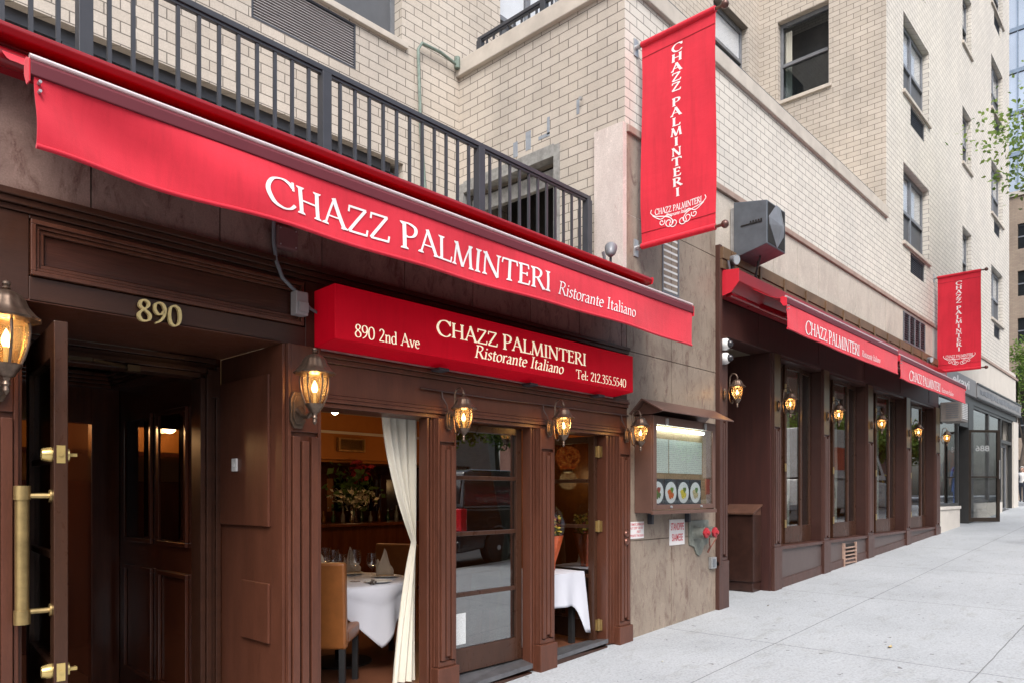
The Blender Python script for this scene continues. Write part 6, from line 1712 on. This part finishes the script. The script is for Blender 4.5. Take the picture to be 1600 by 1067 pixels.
# ------------------------------------------------------------------ vehicles at the kerb
TYRE = M('tyre_rubber', (.018, .018, .018), .8); RIM = M('alloy_rim', (.45, .46, .47), .3, metal=.8); TAIL = M('red_tail_lamp', (.55, .01, .02), .15, coat=.6); CARGL = M('tinted_car_glass', (.012, .014, .016), .04, spec=.8)
HEADL = M('clear_head_lamp', (.75, .76, .78), .08, coat=.6)
def car(x0, yc, L, W, H, label, paint, kind='suv', cat='car', group=None, extra=None):
    xc = x0 + L / 2; z0 = gz(xc) - .16
    t = thing('parked_' + kind, label, cat, (xc, yc, z0), group)
    X = lambda f: x0 + L * f
    hb, hr = .30, H
    belt = H * (.60 if kind == 'suv' else .62)
    if kind == 'truck': belt = H * .45
    arch = lambda cx, r, n=8: [(cx + r * math.cos(math.pi - math.pi * k / n), .36 + r * math.sin(math.pi * k / n)) for k in range(n + 1)]
    r = .40
    low = [(X(0), hb + .1), (X(.0) + .02, hb)] + arch(X(.20), r) + arch(X(.80), r) + [(X(1) - .03, hb), (X(1), hb + .25), (X(.985), belt * .92), (X(.74), belt + .02), (X(.0) + .03, belt), (X(0), belt * .8)]
    def body(pts, w0, w1, zlo, zhi):
        m = MB(); vs = []
        for sd in (-1, 1):
            for (px, pz) in pts:
                k = min(1, max(0, (pz - zlo) / (zhi - zlo))); vs.append((px, yc + sd * (w0 + (w1 - w0) * k) / 2, z0 + pz))
        n = len(pts)
        m.add(vs, [tuple(range(n)), tuple(range(n, 2 * n))[::-1]] + [(i, n + i, n + (i + 1) % n, (i + 1) % n) for i in range(n)])
        return m
    body(low, W, W * .97, hb, belt).build('body', paint, t, bevel=.05)
    if kind == 'truck':
        m = MB(); m.box(X(0), X(.72), yc - W / 2 - .1, yc + W / 2 + .1, z0 + belt + .03, z0 + H); m.build('cargo_box', paint, t, bevel=.03)
        up = [(X(.735), belt + .021), (X(.735), H * .78), (X(.90), H * .76), (X(.97), belt + .021)]
    else:
        up = [(X(.015), belt + .001), (X(.05), H - .05), (X(.09), H), (X(.56), H), (X(.60), H - .04), (X(.745), belt + .021)]
        if kind == 'sedan': up = [(X(.10), belt + .001), (X(.24), H - .04), (X(.28), H), (X(.56), H), (X(.60), H - .04), (X(.76), belt + .021)]
    body(up, W * .95, W * .78, belt, H).build('cabin', paint, t, bevel=.04)
    zm = lambda q: belt + (H - belt) * q
    for sd in (-1, 1):
        y_ = lambda pz: yc + sd * ((W * .95 + (W * .78 - W * .95) * (pz - belt) / (H - belt)) / 2 + .006)
        spans = [(.09, .33), (.35, .54)] if kind == 'suv' else [(.30, .42), (.44, .56)] if kind == 'sedan' else [(.76, .88)]
        for a, b in spans:
            m = MB(); zb_, zt_ = zm(.12), zm(.82) if kind != 'truck' else zm(.5)
            q = [(X(a), zb_), (X(b) + (.22 if b > .5 else 0), zb_), (X(b), zt_), (X(a) + .04, zt_)]
            m.add([(p[0], y_(p[1]), z0 + p[1]) for p in q] + [(p[0], y_(p[1]) - sd * .004, z0 + p[1]) for p in q], [(0, 1, 2, 3), (7, 6, 5, 4)] + [(i, (i + 1) % 4, 4 + (i + 1) % 4, 4 + i) for i in range(4)]); m.build('side_window', CARGL, t)
        for f in (.20, .80):
            m = MB(); c = (X(f), yc + sd * (W / 2 - .12), z0 + .36)
            m.lathe([(.20, -.11), (.33, -.11), (.36, -.07), (.36, .07), (.33, .11), (.20, .11)], c, 24, ax='y'); wo_ = m.build('wheel', TYRE, t, smooth=True)
            m = MB(); m.lathe([(.0001, sd * .112), (.05, sd * .112), (.06, sd * .09), (.19, sd * .105), (.205, sd * .10)], c, 20, ax='y'); m.build('rim', RIM, wo_, smooth=True)
        m = MB(); zl = belt * .62; m.box(X(0) - .012, X(0) + .14, yc + sd * (W / 2 - .17), yc + sd * (W / 2 + .006), z0 + zl, z0 + belt * 1.0); m.build('tail_lamp', TAIL, t, bevel=.015)
        m = MB(); m.box(X(.97), X(1) + .004, yc + sd * (W / 2 - .35), yc + sd * (W / 2 - .03), z0 + belt * .62, z0 + belt * .80); m.build('head_lamp', HEADL, t, bevel=.02)
        m = MB(); m.ball((X(.70), yc + sd * (W / 2 + .10), z0 + belt + .10), .10, 10, .7); m.build('mirror', paint, t, smooth=True)
    m = MB()
    if kind != 'truck':
        a, b = (X(.015) - .012, X(.05) - .012) if kind == 'suv' else (X(.10) - .01, X(.24) - .01)
        m.add([(a + (b - a) * q, yc + sd * W * (.42 - .05 * q), z0 + zm(q)) for q in (.12, .82) for sd in (-1, 1)] + [(a + (b - a) * q + .01, yc + sd * W * (.42 - .05 * q), z0 + zm(q)) for q in (.12, .82) for sd in (-1, 1)], [(0, 1, 3, 2), (4, 6, 7, 5), (0, 4, 5, 1), (2, 3, 7, 6), (0, 2, 6, 4), (1, 5, 7, 3)]); m.build('rear_window', CARGL, t)
    a, b = (X(.745) + .012, X(.60) + .012) if kind != 'truck' else (X(.97) + .01, X(.90) + .01)
    m = MB(); zt_ = .85 if kind != 'truck' else .5
    m.add([(a + (b - a) * q, yc + sd * W * (.42 - .05 * q), z0 + belt + .02 + (H - belt) * q) for q in (.08, zt_) for sd in (-1, 1)] + [(a + (b - a) * q - .012, yc + sd * W * (.42 - .05 * q), z0 + belt + .02 + (H - belt) * q) for q in (.08, zt_) for sd in (-1, 1)], [(0, 1, 3, 2), (4, 6, 7, 5), (0, 4, 5, 1), (2, 3, 7, 6), (0, 2, 6, 4), (1, 5, 7, 3)]); m.build('windscreen', CARGL, t)
    m = MB(); m.box(X(0) - .06, X(0) + .1, yc - W * .48, yc + W * .48, z0 + hb, z0 + hb + .22); m.build('rear_bumper', paint if kind != 'truck' else GREYM, t, bevel=.03)
    m = MB(); m.box(X(0) - .066, X(0) - .061, yc - .16, yc + .16, z0 + belt * .45, z0 + belt * .45 + .15); m.build('number_plate', SIGNW, t)
    if extra: extra(t, X, yc, z0, W, H, belt)
    return t
PB = M('black_car_paint', (.008, .008, .010), .15, coat=1); PW = M('white_van_paint', (.62, .62, .62), .3, coat=.4); PY = M('yellow_cab_paint', (.62, .36, .02), .2, coat=.8); PR = M('red_car_paint', (.40, .015, .02), .2, coat=.8); PG = M('grey_car_paint', (.16, .17, .19), .2, metal=.4, coat=.8)
car(9.45, -6.55, 5.2, 1.98, 1.92, 'large black sport utility car parked at the kerb opposite the end of the large awning', PB, 'suv')
car(3.4, -6.55, 4.9, 1.9, 1.75, 'dark grey sport utility car parked at the kerb opposite the doorway', PG, 'suv')
def panel(t, X, yc, z0, W, H, belt):
    m = MB(); m.box(X(.2), X(.62), yc + W / 2 + .101, yc + W / 2 + .106, z0 + H * .55, z0 + H * .8); m.build('orange_panel', M('orange_red_panel', (.62, .10, .04), .4), t)
car(21.6, -6.7, 6.4, 2.0, 2.9, 'white box truck with an orange red panel parked at the kerb', PW, 'truck', 'truck', extra=panel)
car(31.5, -9.5, 4.7, 1.8, 1.48, 'yellow taxi stopped in the road near the crossing', PY, 'sedan')
car(16.0, -9.4, 4.6, 1.8, 1.46, 'red sedan driving in the second lane', PR, 'sedan')
car(38.5, -7.0, 4.8, 1.9, 1.75, 'silver grey sport utility car stopped in the far crossing', PG, 'suv')

# ------------------------------------------------------------------ other buildings, street sign
def far_building(name, label, x0, x1, y0, y1, zb, h, face, wm, win=(1.2, 1.5), step=(2.6, 3.1), glass=None, groundz=None):
    """face '-x' or '+y' : the side with windows towards the camera or the street."""
    t = thing(name, label, 'building', ((x0 + x1) / 2, (y0 + y1) / 2, zb))
    holes = []
    a, b = (y0, y1) if face == '-x' else (x0, x1)
    n = int((b - a - .8) / step[0]); f = int((h - 1.0) / step[1])
    off = (b - a - n * step[0]) / 2
    for i in range(n):
        for j in range(f):
            u = a + off + i * step[0] + (step[0] - win[0]) / 2; z = zb + 1.1 + j * step[1]
            holes.append((u, u + win[0], z, z + win[1]))
    fn = (lambda u, z, d: (x0 + d, u, z)) if face == '-x' else (lambda u, z, d: (u, y1 - d, z))
    m = MB(); wall(m, a, b, zb, zb + h, holes, fn, .3)
    if face == '-x': m.box(x0 + .301, x1, y0, y1, zb, zb + h)
    else: m.box(x0, x1, y0, y1 - .301, zb, zb + h)
    wo_ = m.build('wall', wm, t)
    k = 0
    for hh in holes[:100]:
        m = MB(); pts = [fn(u, z, d) for d in (.16, .20) for z in (hh[2], hh[3]) for u in (hh[0], hh[1])]
        m.add(pts, [(0, 2, 3, 1), (4, 5, 7, 6), (0, 1, 5, 4), (2, 6, 7, 3), (0, 4, 6, 2), (1, 3, 7, 5)])
        zm = (hh[2] + hh[3]) / 2
        pts = [fn(u, z, d) for d in (.12, .161) for z in (zm - .04, zm + .04) for u in (hh[0], hh[1])]
        m.cur = 1
        m.add(pts, [(0, 2, 3, 1), (4, 5, 7, 6), (0, 1, 5, 4), (2, 6, 7, 3), (0, 4, 6, 2), (1, 3, 7, 5)])
        m.build('window', [glass or CARGL, GREYM], t)
    m = MB()
    if face == '-x': m.box(x0 - .12, x1, y0 - .1, y1 + .1, zb + h, zb + h + .3)
    else: m.box(x0, x1, y0, y1 + .12, zb + h, zb + h + .3)
    m.build('parapet', COPE, t)
    return t
BB = brick_mat('brown_far_brick', (.34, .27, .21), (.30, .23, .18), (.24, .2, .17)); BG = brick_mat('grey_far_brick', (.50, .47, .44), (.45, .42, .39), (.35, .32, .3)); BT = brick_mat('red_far_brick', (.34, .16, .12), (.30, .13, .10), (.28, .25, .22))
far_building('brick_building', 'brown brick apartment block on the next block behind the corner shop', 56, 70, 1.0, 16, gz(30) - .1, 19.5, '-x', BB, (1.5, 1.6), (2.7, 3.0))
# glass tower: curtain wall grid
t = thing('glass_tower', 'tall bluish glass tower rising behind the brown brick block', 'building', (85, 14, 1))
TG = M('blue_tower_glass', (.52, .56, .60), .06, metal=.75, var=.2, vs=.12)
m = MB(); m.box(78, 96, 1, 30, 1, 110); m.build('glazing', TG, t)
m = MB()
for k in range(20): m.box(77.9, 77.999, 1 + 1.5 * k, 1.12 + 1.5 * k, 1, 110)
for k in range(30): m.box(77.86, 77.9, 1, 30, 3.7 * k + 2, 3.7 * k + 2.35)
m.build('curtain_wall_grid', M('blue_grey_mullion', (.22, .28, .36), .4, metal=.3), t)
for i, (a, b, h, wm, lb) in enumerate(((-22, -4, 11, BG, 'grey brick row building across the road at the near end'), (-4, 9, 9, BT, 'red brick row building across the road opposite the entrance'), (9, 20, 12, BB, 'brown brick row building across the road opposite the recessed entrance'), (20, 31, 10, BG, 'grey brick building across the road at the crossing'), (44, 70, 16, BT, 'large red brick building across the road on the next block'))):
    far_building('row_building', lb, a, b - .05, -38, -25.5, gz((a + b) / 2) - .4, h, '+y', wm)
t = thing('street_sign', 'dark green street pole with a small red sign at the far corner', 'street sign', (44.6, 1.55, gz(30)))
m = MB(); m.tube([(44.6, 1.55, gz(30)), (44.6, 1.55, gz(30) + 3.6)], .05, 8); m.build('pole', M('dark_green_paint', (.03, .06, .05), .5), t)
m = MB(); m.box(44.4, 44.42, 1.35, 1.75, gz(30) + 2.5, gz(30) + 3.3); m.build('sign_plate', M('red_sign_plate', (.55, .03, .04), .4), t)
m = MB(); m.box(44.38, 44.398, 1.42, 1.68, gz(30) + 2.85, gz(30) + 2.93); m.build('white_bar', SIGNW, t)
